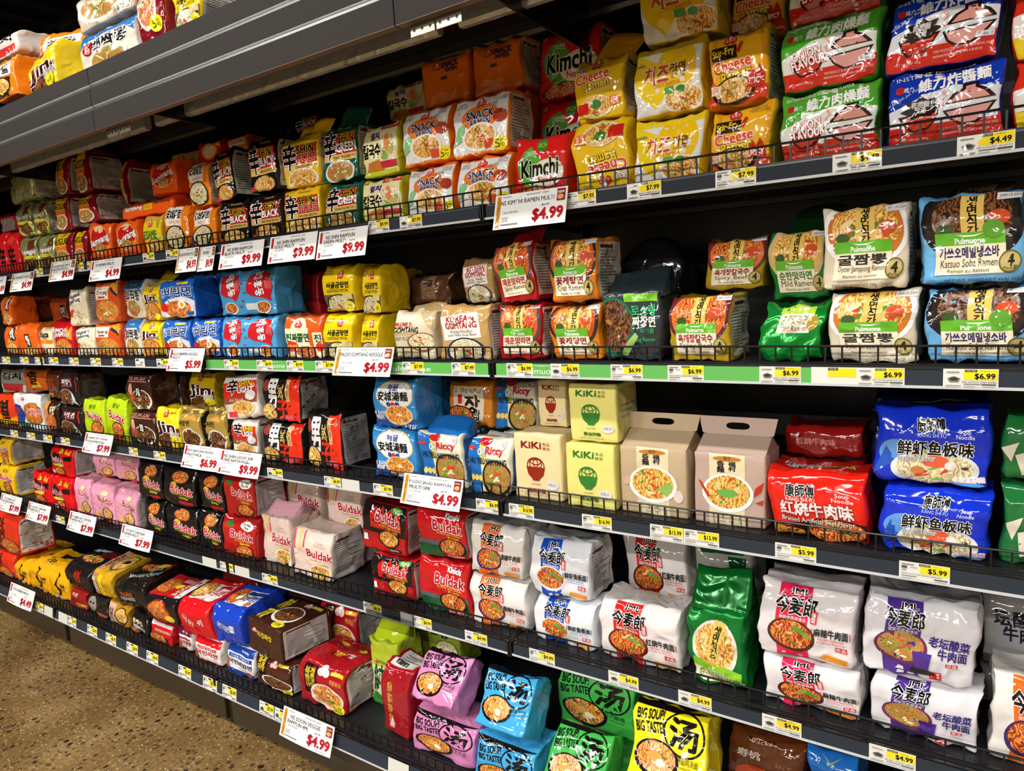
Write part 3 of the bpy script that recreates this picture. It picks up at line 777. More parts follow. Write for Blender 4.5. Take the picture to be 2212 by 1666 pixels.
purw;white pack with purple ends;ddd6d2;;r 0 .74 1 1 6a1c4a|r 0 0 1 .12 6a1c4a|r .1 .56 .9 .64 8a1c3a|T .55 .42 .8 .18 9a2438 국민짬뽕|t .5 .85 .4 .1 eee 4개|p b05a2a 0,.1 .3,.12 .2,.5 0,.6
gukw;red white pack;e6e2dc;;r 0 .76 1 1 c8181e|r 0 0 1 .12 c8181e|r .16 .58 .84 .7 c8181e|t .5 .64 .6 .08 fff 50년을 한결같이|T .52 .42 .74 .2 b82030 국민라면|p b05a2a 0,.1 .2,.12 .14,.5 0,.6
bibw;blue white pack;e4e4e2;;r 0 .78 1 1 1c3f9a|r 0 0 1 .22 1c3f9a|r .1 .62 .96 .74 1c3f9a|t .52 .68 .7 .08 fff 50년을 한결같이|T .52 .48 .86 .16 223a6a 국민비빔면|e .84 .2 .1 .09 d8501c|p b05a2a 0,.22 .12,.22 .08,.6 0,.7|t .7 .88 .3 .07 fff Samyang
jjaw;brown pack with white bowl photo;44241a;;r .06 .4 .34 .96 1a1412|T .2 .72 .2 .4 e0c030 북경~짜장|L .55 .82 .1 c88|r .66 .84 .92 .9 d8b82c|b .6 .3 .42 .2 e4dcd4 D|e .86 .1 .12 .1 e8d428|t .86 .1 .14 .08 222 5PK
blkr;black pack with red stamp;1c191a;;r .4 .3 .7 .9 2a1414|T .55 .6 .24 .5 c8301c 불맛;r .4 .6 .95 .96 6a1814|b .4 .4 .4 .24 2a2a30 S|p 9ab0b8 .05,.7 .5,.9 .5,.98 .05,.84
gold;gold pack with noodle photo on top;c89a1c;;r 0 .1 .3 .9 b07a5a|T .15 .5 .2 .6 f0e8e0 라~볶~이|p e8c020 .34,0 .6,0 .56,.9 .36,.9;r 0 0 .24 1 b88a6a|T@90 .12 .5 .6 .12 5a1c14 PREMIUM|b .6 .5 .36 .42 4a4a48 N|e .6 .55 .14 .1 222
volc;black volcano pack on its side;1a1616;;T .4 .55 .4 .16 d8602c VOLCANO|t .42 .36 .5 .14 ddd CHICKEN NOODLE;b .3 .7 .28 .2 2a1a18 R|T@20 .6 .66 .3 .16 8ad0d0/1a1a1a 볼케이노|T@20 .56 .36 .8 .16 b8c8c0 VOLCANO CHICKEN|e .6 .85 .2 .1 e8c02c|p c8281c .8,.8 .98,.9 .9,.6
kira;red white black pack;1e1a1c;;b .5 .5 .36 .42 8a2018 R|e .8 .25 .14 .14 e8c82c;r 0 0 1 1 c01c22|r .82 0 1 1 e0dedc|b .2 .45 .26 .36 a0381c R|T .58 .78 .4 .14 f0d8d4 KIMCHI RAMEN|e .5 .5 .12 .1 e8d02c|T@-90 .72 .4 .6 .14 f0e8d0 KIMCHI
guka;red white pack tilted forward;d0181e;;T@-30 .3 .5 .34 .2 f0d0d0 국민|T .7 .5 .14 .2 eee 4개;r .1 .1 .9 .82 ece8e4|b .2 .5 .22 .36 a0702c N|r .5 .64 .86 .78 c8181e|T .62 .45 .46 .22 b82030 국민라면|t .8 .92 .3 .08 fff Samyang
biba;blue white pack tilted forward;1b40b8;;T@-14 .4 .55 .4 .18 dde 국민비빔면|r .62 .44 .78 .64 eee|t .7 .54 .12 .14 228 5개;r .1 .15 .95 .8 e2e4e6|b .22 .5 .2 .34 c8501c R|e .3 .5 .08 .14 fff4d0|r .4 .62 .95 .76 1c3f9a|T .66 .45 .5 .2 2a5090 국민비빔면|e .8 .24 .1 .09 d8681c
jjax;brown box pack with bowl on top;3f2219;x;L .25 .7 .08 c66|T .55 .64 .44 .18 d8c030 북경짜장|r .4 .0 .6 .3 3a2a20;r .04 .1 .3 .96 1a1210|T@90 .17 .5 .8 .2 d8c030 북경~짜장|L .6 .86 .09 c88|b .58 .45 .32 .28 e0d8d0 D|e .76 .12 .13 .1 e8d428|t .76 .12 .16 .08 222 5PK|r .7 .84 .96 .92 c8b040
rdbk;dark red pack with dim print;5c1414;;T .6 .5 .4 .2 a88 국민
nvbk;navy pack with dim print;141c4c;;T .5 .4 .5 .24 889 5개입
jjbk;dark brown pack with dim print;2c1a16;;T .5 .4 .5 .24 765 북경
drdx;cherry red pack with seafood bowl;a0161f;;r .14 .3 .42 .92 231414|T .28 .72 .2 .3 e0c030 북경~짬뽕|t .28 .5 .2 .12 d8b83c RAMEN|L .55 .85 .12 e8c8c8|r .7 .84 .96 .9 e0c028|t .83 .72 .24 .1 e0b050 해물볶음|b .62 .34 .34 .28 e0d0c8 S|e .84 .14 .13 .12 e8d428|t .78 .14 .08 .12 222 5|t .88 .14 .08 .12 222 PK~PQ;r .3 .3 .74 .6 8a1018|T .46 .45 .26 .16 e0c030 북경짬뽕|T .68 .45 .14 .16 eee 5개입|e .3 .8 .08 .05 e0c028|e .76 .7 .08 .05 e0c028
limv;lime green pack with brush letter;b6c832;;r 0 .14 1 .6 d4d8b0|T .3 .42 .4 .4 1c4a24 純|T .7 .36 .2 .3 1a1a1a 순|L .2 .68 .05 c22|t .4 .68 .3 .05 333 NONGSHIM|p 3a8a3c .0,0 .6,0 .5,.16 .1,.2
limb;lime green pack with noodle bowl;8a9a2c;;b .6 .4 .36 .26 5a7a2a C|T .4 .8 .5 .2 1c3a20 純|r .0 .1 .3 .24 2a6a34
rdsd;cherry red pack with white top panel;98141f;;T@90 .34 .5 .6 .16 c89a3c 북경짬뽕|L .4 .2 .1 c88;r .1 .1 .9 .9 d8d4d0|r .2 .2 .6 .36 333|r .2 .5 .8 .54 888|r .2 .6 .8 .64 888|r .2 .7 .8 .74 888
bigp;pink soup pack with black circle;cf82b4;;S 한우사골
bigb;sky blue soup pack with black circle;3ea4dc;;S 해물탕면
bigg;green soup pack with black circle;3fae48;;S 日式豚骨
bigy;yellow soup pack with black circle;ecd81e;;S 蘑菇鸡汤面
brnb;dark brown pack with pale lettering;5c2e14;;T .3 .55 .3 .2 d8c8b8 寿桃|r .26 .84 .6 .94 3a1c0c|t .44 .89 .26 .08 d8a05c Packs|T .75 .5 .2 .1 8a5a3c SALT|e .4 .1 .3 .2 b8401c
blub;blue pack with gold outline;1f66b8;;p 8a9a5a .3,.95 .5,.8 .7,.95 .5,.85
shnb;black pack with red band;161315;;r .04 .42 .96 .8 c4161c|r .04 .32 .96 .43 d8b060|T .24 .6 .36 .5 111/fff 辛|T .68 .7 .42 .15 111/f2d21c SHIN|T .7 .54 .5 .15 fff/311 BLACK|t .66 .375 .5 .05 432 BEEF BONE BROTH|t .6 .9 .34 .06 c8a850 Premium|b .52 .13 .4 .18 2c2826 N|r .04 .03 .2 .12 c8304a
shng;yellow pack with red band;ecc21c;;r .04 .42 .96 .8 c4161c|r .04 .32 .96 .43 e0c068|T .24 .6 .36 .5 111/fff 辛|T .68 .7 .42 .15 111/f2d21c SHIN|T .7 .54 .5 .15 b8202c/f4e8c0 GOLD|t .66 .375 .5 .05 432 CHICKEN BROTH|t .6 .9 .34 .06 765 Premium|b .56 .14 .42 .2 ece8dc N|L .1 .88 .04 c22
shgr;dark green pack with red band;0f5a4a;;r .04 .46 .96 .84 c4161c|r .04 .36 .96 .47 e0c068|T .24 .64 .36 .5 111/fff 辛|T .7 .74 .42 .15 111/f2d21c SHIN|T .7 .58 .52 .15 fff/233 GREEN|t .64 .415 .6 .05 432 MUSHROOM & FRIED TOFU|t .6 .93 .34 .06 c8c060 Premium|b .5 .16 .42 .2 e4e4dc V
kalg;lime cream pack with shrimp;bfcc2e;;r .06 .1 .98 .94 e8e0ac|r .5 .86 1 1 cc1c20|t .76 .93 .4 .06 fff NOODLE SOUP|b .74 .5 .26 .3 e6dfb8 C|e .72 .6 .07 .16 e08a4c|e .8 .44 .08 .06 c8b860|e .66 .34 .1 .06 8ab04a|T .4 .74 .26 .13 4a2a86 멸치|T .3 .48 .48 .26 111 칼국수|p c87a30 .1,.1 .6,.1 .5,.3 .2,.26|r .54 .14 .96 .26 c82c3c|L .1 .9 .04 c22
snac;white pack with orange edges;f07c1c;;r .01 .04 .99 .96 e6e6e6|r 0 0 1 .06 f07c1c|r 0 .94 1 1 f07c1c|e .5 .62 .34 .2 ee7a24|L .5 .84 .09 d0242c|T .5 .66 .5 .13 1f2a68/fff SNACK|T .5 .54 .36 .1 1f2a68/fff RAMEN|p 8ac890 .02,.2 .2,.3 .22,.56 .1,.5|b .5 .3 .32 .23 f6f4ee N|e .86 .58 .12 .1 a83820|e .88 .14 .13 .12 f2e020|t .83 .14 .08 .13 222 5|t .92 .14 .07 .12 222 PK~PQ|r .6 .1 .76 .24 d84a30|t .16 .84 .2 .1 667 KOREAN STYLE~INSTANT NOODLE|t .86 .86 .18 .08 444 25 OCT 2022~24 OCT 2023|t .72 .78 .16 .07 222 스낵면
snbk;shiny plain orange pack;f07a18;;L .36 .76 .09 d0242c|T .64 .76 .36 .12 1f2a68 SNACK|T .66 .65 .24 .08 1f2a68 RAMEN|r .42 .48 .56 .54 543
kimc;red pack with green leaf;d8201e;;p 5aa838 .1,.4 .06,.6 .2,.78 .36,.84 .46,.7 .6,.5 .5,.2 .3,.14|e .56 .84 .1 .1 2a8a34|t .56 .84 .14 .08 e0d030 RICH|t .34 .72 .22 .1 fff 김치라면|e .66 .4 .3 .22 eee8d8|T .5 .5 .7 .26 111/e8f0d8 Kimchi|t .86 .5 .18 .06 543 Flavor|T .66 .3 .34 .09 c8201e Noodles|b .4 .08 .36 .14 5a1c14 R|L .1 .9 .04 c66
chee;yellow cheese pack;eac018;;L .45 .86 .1 c8281c|T .15 .8 .22 .1 fff/5a2a14 치즈라면|T@6 .4 .68 .66 .15 e0501c/fff Cheese|T@6 .48 .55 .5 .12 f2d220/222 Ramen|b .45 .2 .34 .18 e8d8a0 N|e .45 .24 .1 .07 3a7a2c|r .06 .12 .3 .28 c8241c|r .72 .18 .92 .32 e8701c|t .82 .25 .17 .12 fff 4PK|t .8 .92 .3 .06 543 KOREAN STYLE
chir;white yellow cheese pack;f0d020;;r 0 .02 1 1 e4e4e0|e .64 .62 .3 .36 f0c418|r 0 .86 1 1 f0d020|p f0d020 0,.9 .4,.7 .5,.3 .3,.1 .1,.3 0,.6|T .36 .56 .36 .26 e0602c/fff 치즈|T .68 .6 .22 .14 6a3a1c 라면|t .68 .5 .2 .06 864 起司拉麵|t .5 .42 .4 .06 d87a1c CHEESE RAMYUN|b .72 .18 .3 .2 f2efe4 N|e .7 .32 .07 .05 3a8a3c|r .46 .28 .6 .38 5aa84a|t .1 .72 .16 .07 456 paldo
stir;orange yellow stir fry pack;f0b41c;;r 0 0 1 .22 d8401c|p d8401c 0,.2 0,.4 .3,.2|p e89a1c .1,1 .16,1 .16,.5 .1,.5|p e89a1c .9,1 .96,1 .96,.4 .9,.4|r .08 .62 .5 .8 2a1a14|T@6 .28 .71 .36 .13 f2d030 Stir-Fry|L .4 .88 .1 c8281c|T@6 .4 .54 .62 .16 e0501c/fff Cheese|T@6 .46 .4 .5 .13 f2d220/222 Ramen|b .42 .2 .36 .18 2a1814 N|p c8241c .66,.2 .66,.34 .72,.46 .78,.36 .84,.48 .92,.34 .92,.2|T .79 .28 .22 .07 fff SPICY|r .02 .18 .2 .3 f0e8d0|t .11 .24 .15 .1 d8601c 4PK|p c8281c .5,.7 .58,.82 .62,.8 .54,.66|t .8 .9 .3 .07 543 KOREAN STYLE~INSTANT NOODLE
onio;green white red pack;4fa82e;;r 0 0 1 1 e4e8e2|W 4fa82e 維力肉燥麵|T@8 .28 .52 .3 .12 fff/c8281c ONION|T@8 .3 .4 .36 .13 fff/c8281c FLAVOUR|t@5 .4 .93 .7 .05 e8f0e0 INSTANT NOODLES WITH ONION FLAVOUR
jahj;blue white red pack;1638b0;;r 0 0 1 1 dfe3ea|W 1638b0 維力炸醬麵|p 2a1c18 .12,.48 .2,.52 .16,.6 .26,.6 .3,.66 .36,.6 .44,.62 .42,.54 .48,.5 .42,.44 .4,.38 .3,.4 .22,.36 .2,.42|T .3 .51 .16 .16 ddd 乾撈麵~附湯|t@26 .13 .66 .36 .05 cde Wei Lih Jah Jan Mien|t@5 .42 .95 .7 .05 e0e4f0 INSTANT NOODLES
redy;red white yellow pack;d8301c;;p ece8e0 0,.6 1,.8 1,.4 0,.3|r 0 0 1 .3 ecd020|p c02020 .2,.3 .5,.3 .4,.5
buli;lime green chicken style pack;b4d018;;Z f4f4ec 1a1a1a c84a1c 2a2a10
'''  # yelb tedk ordk kard kabd jmlw rdbk jjbk: shade put into darker body colours
P_SRC = '''0 kimw -2.1168 -0.12 2.5125 0.2578 0.0812 0.13 |white pack with black lettering, cut by the frame edge on top of the canopy
0 ora2 -1.9783 -0.19 2.3554 0.1858 0.1428 0.12 |orange pack with dark bowl, beside the yellow brown pack on top of the canopy
0 jinj -1.6642 -0.2 2.312 0.3119 0.1418 0.14 yaw=-10|yellow brown pack with big lettering, beside two orange packs on top of the canopy
0 ora2 -1.8043 -0.05 2.4405 0.2173 0.1613 0.12 yaw=18|orange pack with dark bowl, tilted beside the blue cream pack on top of the canopy
0 baek -1.2323 -0.2 2.2963 0.3247 0.1311 0.14 |blue cream pack with black lettering, under a cream pack on top of the canopy
0 crea -1.218 -0.2 2.4188 0.3275 0.114 0.14 |cream pack with veggie bowl, stacked above the blue cream pack on top of the canopy
0 redv -0.9164 -0.24 2.3014 0.1338 0.1562 0.12 |wine red pack with yellow disc, beside the yellow pack on top of the canopy
0 gomt -0.778 -0.22 2.2958 0.1252 0.125 0.14 np=1|yellow pack with grey bowl, beside the dark red pack on top of the canopy
1 reds -2.8547 0.1 1.9436 0.1737 0.0943 0.12 np=1|red pack with grey panel, stacked at the frame edge on the top shelf
1 redx -2.8667 0.05 1.7939 0.1278 0.1931 0.12 |bright red pack, cut by the frame edge on the top shelf
1 redc -2.7282 0.05 1.7918 0.1312 0.1891 0.12 |bright red pack with brush letter, with black brush writing on the top shelf
1 chpb -2.5498 0.05 2.0726 0.3032 0.1393 0.15 np=1 yaw=-8|crumpled gold green foil pack, lying on top of its stack on the top shelf
1 chap -2.5654 0.05 1.9251 0.14 0.1436 0.14 |olive green foil pack, middle of the outer column on the top shelf
1 chap -2.4075 0.05 1.921 0.1379 0.1455 0.14 np=1|olive green foil pack, middle of the inner column on the top shelf
1 chap -2.566 0.05 1.7733 0.1611 0.1521 0.14 |olive green foil pack, lowest of the outer column on the top shelf
1 chap -2.3958 0.05 1.7708 0.1408 0.147 0.14 |olive green foil pack, lowest of the inner column on the top shelf
1 neog -2.1662 0.05 2.0611 0.1151 0.1511 0.13 np=1|dark red pack with yellow corner, upper outer one on the top shelf
1 neog -2.0006 0.05 2.0508 0.1075 0.1503 0.15 np=1 arch=.03|dark red pack with yellow corner, upper inner one with wide nutrition side top shelf
1 neog -1.8313 0.12 1.9902 0.0283 0.1548 0.2 np=1 arch=.02|dark red pack with yellow corner, set back behind the orange pack on the top shelf
1 neog -2.2062 0.05 1.9134 0.1139 0.1363 0.13 np=1|dark red pack with yellow corner, middle outer one on the top shelf
1 neog -2.0026 0.05 1.9142 0.1378 0.115 0.16 np=1|dark red pack with yellow corner, middle inner one on the top shelf
1 neog -2.2366 0.05 1.7693 0.1444 0.144 0.13 |dark red pack with yellow corner, lowest outer one on the top shelf
1 neog -2.098 0.05 1.7666 0.1021 0.1387 0.13 |dark red pack with yellow corner, lowest inner one on the top shelf
1 samy -1.5059 0.09 1.9716 0.1637 0.1176 0.1 |orange pack with red oval, standing upright behind on the top shelf
1 samt -1.6559 0.1 1.8781 0.3623 0.0615 0.12 |orange pack lying on its back, lying flat with its end forward on the top shelf
1 samy -1.9316 0.05 1.774 0.1711 0.1534 0.1 roll=-6|orange pack with red oval, lower, leaning beside the dark red packs on the top shelf
1 samy -1.7336 0.05 1.7688 0.1597 0.143 0.1 |orange pack with red oval, lower, beside the sesame pack on the top shelf
1 sesa -1.5342 0.2 1.9982 0.171 0.1708 0.1 |gold pack with yellow sesame panel, upper one on the top shelf
1 sesa -1.5826 0.07 1.7693 0.1244 0.144 0.1 |gold pack with yellow sesame panel, lower one on the top shelf
1 ansu -1.2272 0.05 1.9089 0.1205 0.1518 0.12 np=1|orange pack with white panel, upper one on the top shelf
1 ansu -1.3762 0.04 1.776 0.1448 0.1575 0.11 roll=-4|orange pack with white panel, lower one beside the sesame pack on the top shelf
1 ansu -1.2136 0.04 1.7632 0.1393 0.1317 0.11 |orange pack with white panel, lower one beside the black packs on the top shelf
1 redr -1.3687 0.2 2.0556 0.139 0.0733 0.1 |red pack with orange ring, behind the orange white pack on the top shelf
1 ora3 -1.2295 0.22 2.0624 0.1146 0.059 0.1 |orange pack with white band, behind the black packs on the top shelf
1 shnb -1.0891 0.05 1.918 0.1044 0.1634 0.13 np=1 roll=7|black pack with red band, upper one with nutrition side on the top shelf
1 shnb -0.8697 0.04 1.9203 0.1408 0.1648 0.13 fin=111111:.05:.5 np=1|black pack with red band, upper one beside the yellow red pack on the top shelf
1 shnb -1.0463 0.04 1.7648 0.155 0.135 0.13 |black pack with red band, lower one beside the orange packs on the top shelf
1 shnb -0.8799 0.04 1.7656 0.1534 0.1366 0.13 |black pack with red band, lower one beside the yellow red pack on the top shelf
1 shnb -0.854 0.22 2.0611 0.1107 0.082 0.13 |black pack with red band, in the back row, peeking out on the top shelf
1 shng -0.7073 0.05 1.9095 0.166 0.1498 0.13 fin=e8bd12:.05:.2 np=1|yellow pack with red band, upper one on the top shelf
1 shng -0.7092 0.04 1.7639 0.1647 0.1333 0.13 |yellow pack with red band, lower one on the top shelf
1 shgr -0.5354 0.05 1.9064 0.1405 0.157 0.13 fin=0d4a3c:.06:.2 np=1|dark green pack with red band, upper one on the top shelf
1 shgr -0.5338 0.04 1.7606 0.1361 0.1266 0.13 |dark green pack with red band, lower one on the top shelf
1 kalg -0.3763 0.05 1.8923 0.1297 0.14 0.13 |lime cream pack with shrimp, upper one in front on the top shelf
1 kalg -0.3782 0.04 1.7578 0.1499 0.121 0.13 |lime cream pack with shrimp, lower one in front on the top shelf
1 kalg -0.4397 0.24 2.0625 0.15 0.1072 0.13 |lime cream pack with shrimp, in the back row behind the white orange packs top shelf
1 snac -0.2125 0.05 1.9001 0.1589 0.1425 0.13 |white pack with orange edges, upper one of the outer column on the top shelf
1 snac -0.0363 0.05 1.898 0.1681 0.1458 0.12 np=1|white pack with orange edges, upper one of the inner column on the top shelf
1 snac -0.2036 0.04 1.7611 0.1563 0.1276 0.13 |white pack with orange edges, lower one of the outer column on the top shelf
1 snac -0.0321 0.04 1.7592 0.1593 0.1238 0.13 |white pack with orange edges, lower one of the inner column on the top shelf
1 snbk -0.2395 0.18 2.0735 0.1607 0.1324 0.13 |shiny plain orange pack, upper outer one in the back row on the top shelf
1 snbk -0.0648 0.18 2.069 0.1531 0.1311 0.13 np=1|shiny plain orange pack, upper inner one in the back row on the top shelf
1 kimc 0.1363 0.2 2.042 0.1715 0.1643 0.13 np=1|red pack with green leaf, topmost in the back row on the top shelf
1 kimc 0.1283 0.2 1.8732 0.1722 0.1653 0.13 |red pack with green leaf, middle one in the back row on the top shelf
1 kimc 0.1401 0.03 1.7688 0.1384 0.143 0.1 |red pack with green leaf, front one behind the sale sign on the top shelf
1 chee 0.2843 0.06 1.9234 0.1218 0.1348 0.13 fin=e5a918:.07:.6 np=1|yellow cheese pack, upper one, right way up on the top shelf
1 chee 0.2903 0.04 1.7746 0.1379 0.1547 0.12 flip=1|yellow cheese pack, lower one, upside down on the top shelf
1 chir 0.4617 0.08 2.0631 0.1597 0.155 0.13 |white yellow cheese pack, topmost of three on the top shelf
1 chir 0.4478 0.05 1.9081 0.1469 0.147 0.12 |white yellow cheese pack, middle of three on the top shelf
1 chir 0.4473 0.04 1.764 0.1484 0.1333 0.12 |white yellow cheese pack, lowest of three on the top shelf
1 stir 0.6056 0.16 2.0402 0.1099 0.1299 0.12 |orange yellow stir fry pack, topmost one set back on the top shelf
1 stir 0.5912 0.05 1.8986 0.1173 0.1453 0.13 np=1|orange yellow stir fry pack, middle one on the top shelf
1 stir 0.5978 0.04 1.7596 0.1187 0.1246 0.12 |orange yellow stir fry pack, lowest one on the top shelf
1 onio 0.7601 0.09 2.019 0.1564 0.1259 0.12 |green white red pack, topmost of three on the top shelf
1 onio 0.7567 0.05 1.8904 0.1647 0.1233 0.12 |green white red pack, middle of three on the top shelf
1 onio 0.7588 0.04 1.761 0.1659 0.1275 0.12 |green white red pack, lowest of three on the top shelf
1 jahj 0.9356 0.05 1.8889 0.1643 0.124 0.12 |blue white red pack, upper one on the top shelf
1 jahj 0.9406 0.04 1.7601 0.166 0.1256 0.12 |blue white red pack, lower one on the top shelf
1 redy 1.0971 0.06 1.8706 0.1288 0.114 0.12 |red white yellow pack, upper one at the frame edge on the top shelf
1 redy 1.1038 0.05 1.7535 0.1343 0.1123 0.12 |red white yellow pack, lower one at the frame edge on the top shelf
2 teum -2.9274 0.06 1.5298 0.1153 0.1378 0.12 |orange pack with black seal, upper outer one, cut by the frame on the second shelf
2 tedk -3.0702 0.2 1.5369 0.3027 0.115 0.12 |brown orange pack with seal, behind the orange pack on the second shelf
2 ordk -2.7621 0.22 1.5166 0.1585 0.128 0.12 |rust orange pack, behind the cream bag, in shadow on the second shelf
2 teum -2.9033 0.05 1.3872 0.136 0.1394 0.12 |orange pack with black seal, lower one with black seal on the second shelf
2 orra -2.7185 0.05 1.3928 0.2003 0.1506 0.12 |orange pack with small seal, lower orange one with small black seal on the second shelf
2 hata -2.5495 0.06 1.3802 0.1195 0.1255 0.1 |cream pack with orange frill, upside down beside the red one on the second shelf
2 jjam -2.3634 0.05 1.3938 0.1779 0.1526 0.12 |red flaming pack with white lettering, lower one with flames on the second shelf
2 naga -2.1908 0.05 1.5235 0.1494 0.1582 0.13 np=1|cream pack with tilted white label, upper one on the second shelf
2 naga -2.1689 0.05 1.3789 0.1553 0.1229 0.12 |cream pack with tilted white label, lower one on the second shelf
2 cham -1.9472 0.05 1.5345 0.1854 0.1614 0.12 |orange pack with square white label, upper one on the second shelf
2 cham -1.9786 0.05 1.3837 0.196 0.1324 0.12 |orange pack with square white label, lower one on the second shelf
2 baek -1.7616 0.06 1.5385 0.1337 0.1485 0.12 |blue cream pack with black lettering, upper one on the second shelf
2 baek -1.7858 0.05 1.3889 0.1194 0.1428 0.12 |blue cream pack with black lettering, lower one on the second shelf
2 jinb -1.632 0.06 1.521 0.1069 0.1346 0.12 fin=b09a10:.06:.6|yellow pack with red seafood bowl, upper one on the second shelf
2 jinb -1.649 0.05 1.3836 0.1315 0.1322 0.12 |yellow pack with red seafood bowl, lower one on the second shelf
2 bibi -1.4306 0.04 1.5291 0.2216 0.1377 0.107 |royal blue pack with noodle egg, upper front one on the second shelf
2 bibi -1.4134 0.15 1.5358 0.1694 0.1584 0.13 |royal blue pack with noodle egg, upper one set back in shadow on the second shelf
2 bibi -1.4589 0.04 1.385 0.169 0.1351 0.12 |royal blue pack with noodle egg, lower one beside the yellow pack on the second shelf
2 bibi -1.2811 0.04 1.3859 0.1611 0.1368 0.12 |royal blue pack with noodle egg, lower one beside the sky blue pack second shelf
2 baeh -1.0347 0.05 1.5333 0.2992 0.1501 0.12 |sky blue crinkled pack, upper one with two red speech shapes on the second shelf
2 baeh -1.0373 0.04 1.3859 0.2973 0.1368 0.12 |sky blue crinkled pack, lower one with two red speech shapes on the second shelf
2 baer -0.9812 0.22 1.5097 0.2094 0.156 0.12 |red pack with blue oval, standing behind the cream orange pack on the second shelf
2 jjol -0.7573 0.04 1.3842 0.1756 0.1334 0.12 |orange pack with cream shield, beside the yellow packs on the second shelf
2 gomt -0.5912 0.05 1.5258 0.1362 0.1377 0.13 |yellow pack with grey bowl, upper front one of the yellow stack on the second shelf
2 gomt -0.4762 0.07 1.5168 0.0758 0.1387 0.13 |yellow pack with grey bowl, upper second one of the yellow stack on the second shelf
2 gomt -0.5986 0.04 1.3852 0.1269 0.1355 0.13 |yellow pack with grey bowl, lower front one of the yellow stack on the second shelf
2 gomt -0.4891 0.06 1.3804 0.0742 0.1259 0.13 |yellow pack with grey bowl, lower second one of the yellow stack on the second shelf
2 gomp -0.5232 0.2 1.4906 0.0759 0.1665 0.12 |plain yellow bag, turned away behind the yellow stack on the second shelf
2 brwn -0.3869 0.22 1.5057 0.1669 0.0931 0.12 |crumpled brown foil bag, crumpled in the back row on the second shelf
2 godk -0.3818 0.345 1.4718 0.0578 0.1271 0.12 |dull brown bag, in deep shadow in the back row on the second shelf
2 kgom -0.1849 0.2 1.5228 0.111 0.1266 0.12 |gold pack with red white label, in the back row behind the red pack second shelf
2 pgom -0.2962 0.04 1.3832 0.1416 0.1314 0.13 fin=b39a6a:.03:.3|cream premium style bag, beside the gold pack on the second shelf
2 kgom -0.1165 0.03 1.3883 0.1655 0.1416 0.12 np=1|gold pack with red white label, in the front row on the second shelf
2 puls 0.0438 0.04 1.5331 0.115 0.1463 0.14 roll=5 np=1 fin=8f1218:.04:.5|crimson pack with metal bowl, upper tilted one on the second shelf
2 puls 0.0496 0.04 1.3867 0.1282 0.1384 0.13 np=1|crimson pack with metal bowl, lower one on the second shelf
2 pulc 0.2074 0.04 1.5267 0.1279 0.1477 0.14 np=1|orange pack with dark bowl rim, upper one on the second shelf
2 pulc 0.2069 0.04 1.3832 0.1321 0.1314 0.13 |orange pack with dark bowl rim, lower one on the second shelf
2 pulj 0.3519 0.04 1.3947 0.1386 0.1545 0.14 gus=222c30:.06|black green pack with folded top, front one with folded top on the second shelf
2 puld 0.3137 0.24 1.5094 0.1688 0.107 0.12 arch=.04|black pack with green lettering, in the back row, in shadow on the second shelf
2 pulu 0.5449 0.17 1.5191 0.1342 0.1143 0.13 |maroon gold pack with dark bowl, in the back row on the second shelf
2 pulu 0.5056 0.04 1.3877 0.1341 0.1405 0.15 np=1|maroon gold pack with dark bowl, in the front row on the second shelf
2 pulm 0.6824 0.14 1.5072 0.1132 0.1412 0.13 fin=0d3d18:.06:.6|green pack with pale bowl, upper one behind the cream pack on the second shelf
2 pulb 0.6888 0.06 1.375 0.1191 0.1151 0.16 |green foil bag folded forward, lower, with folded end forward on the second shelf
2 pulo 0.8199 0.04 1.5318 0.1439 0.1525 0.13 np=1|cream pack with white bowl, upper one on the second shelf
2 pulo 0.8344 0.04 1.3845 0.1487 0.1341 0.13 |cream pack with white bowl, lower one on the second shelf
2 pulk 0.9854 0.04 1.5327 0.1524 0.1548 0.13 |light blue pack with black bowl, upper one on the second shelf
2 pulk 0.9998 0.04 1.3844 0.157 0.1338 0.13 |light blue pack with black bowl, lower one on the second shelf
2 kabx 0.9966 0.26 1.6237 0.1029 0.0392 0.12 |dark brown pack with pale sticker, in shadow above the black blue pack second shelf
3 kimw -3.6046 0.29 1.1373 0.3183 0.1422 0.12 |white pack with black lettering, in the back row, in shadow on the third shelf
3 yeol -2.9795 0.16 1.1781 0.2324 0.1114 0.12 |orange red pack with brush letter, in the back row with black letter third shelf
3 brco -2.6499 0.1 1.1729 0.1195 0.1376 0.12 |narrow brown pack, narrow one beside the black pack on the third shelf
3 jjbl -2.3745 0.05 1.1687 0.1741 0.1496 0.12 np=2 arch=.02|black pack with maroon square, upper one on the third shelf
3 jjbl -2.3755 0.04 1.0265 0.202 0.1268 0.12 np=2|black pack with maroon square, lower one on the third shelf
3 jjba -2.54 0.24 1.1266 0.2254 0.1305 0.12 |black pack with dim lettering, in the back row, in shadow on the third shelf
3 redo -3.0744 0.05 1.0408 0.2129 0.1553 0.12 |red orange pack, lowest at the frame edge on the third shelf
3 yukg -2.8051 0.04 1.0464 0.2818 0.1666 0.057 |white blue pack with noodle bowl, leaning beside the orange pack on the third shelf
3 brno -2.5885 0.05 1.0316 0.1334 0.1371 0.12 |orange brown narrow pack, lower narrow one beside the black pack on the third shelf
3 buli -2.1658 0.04 1.0453 0.1782 0.1644 0.1 |lime green chicken style pack, outer one on the third shelf
3 buli -1.977 0.04 1.0529 0.1593 0.1797 0.1 roll=-5|lime green chicken style pack, inner one on the third shelf
3 teuj -1.7946 0.05 1.1727 0.1815 0.1431 0.12 |dark brown pack with white bowl, upper front one on the third shelf
3 teuj -1.8008 0.17 1.1531 0.2034 0.1503 0.12 |dark brown pack with white bowl, upper one in the back row on the third shelf
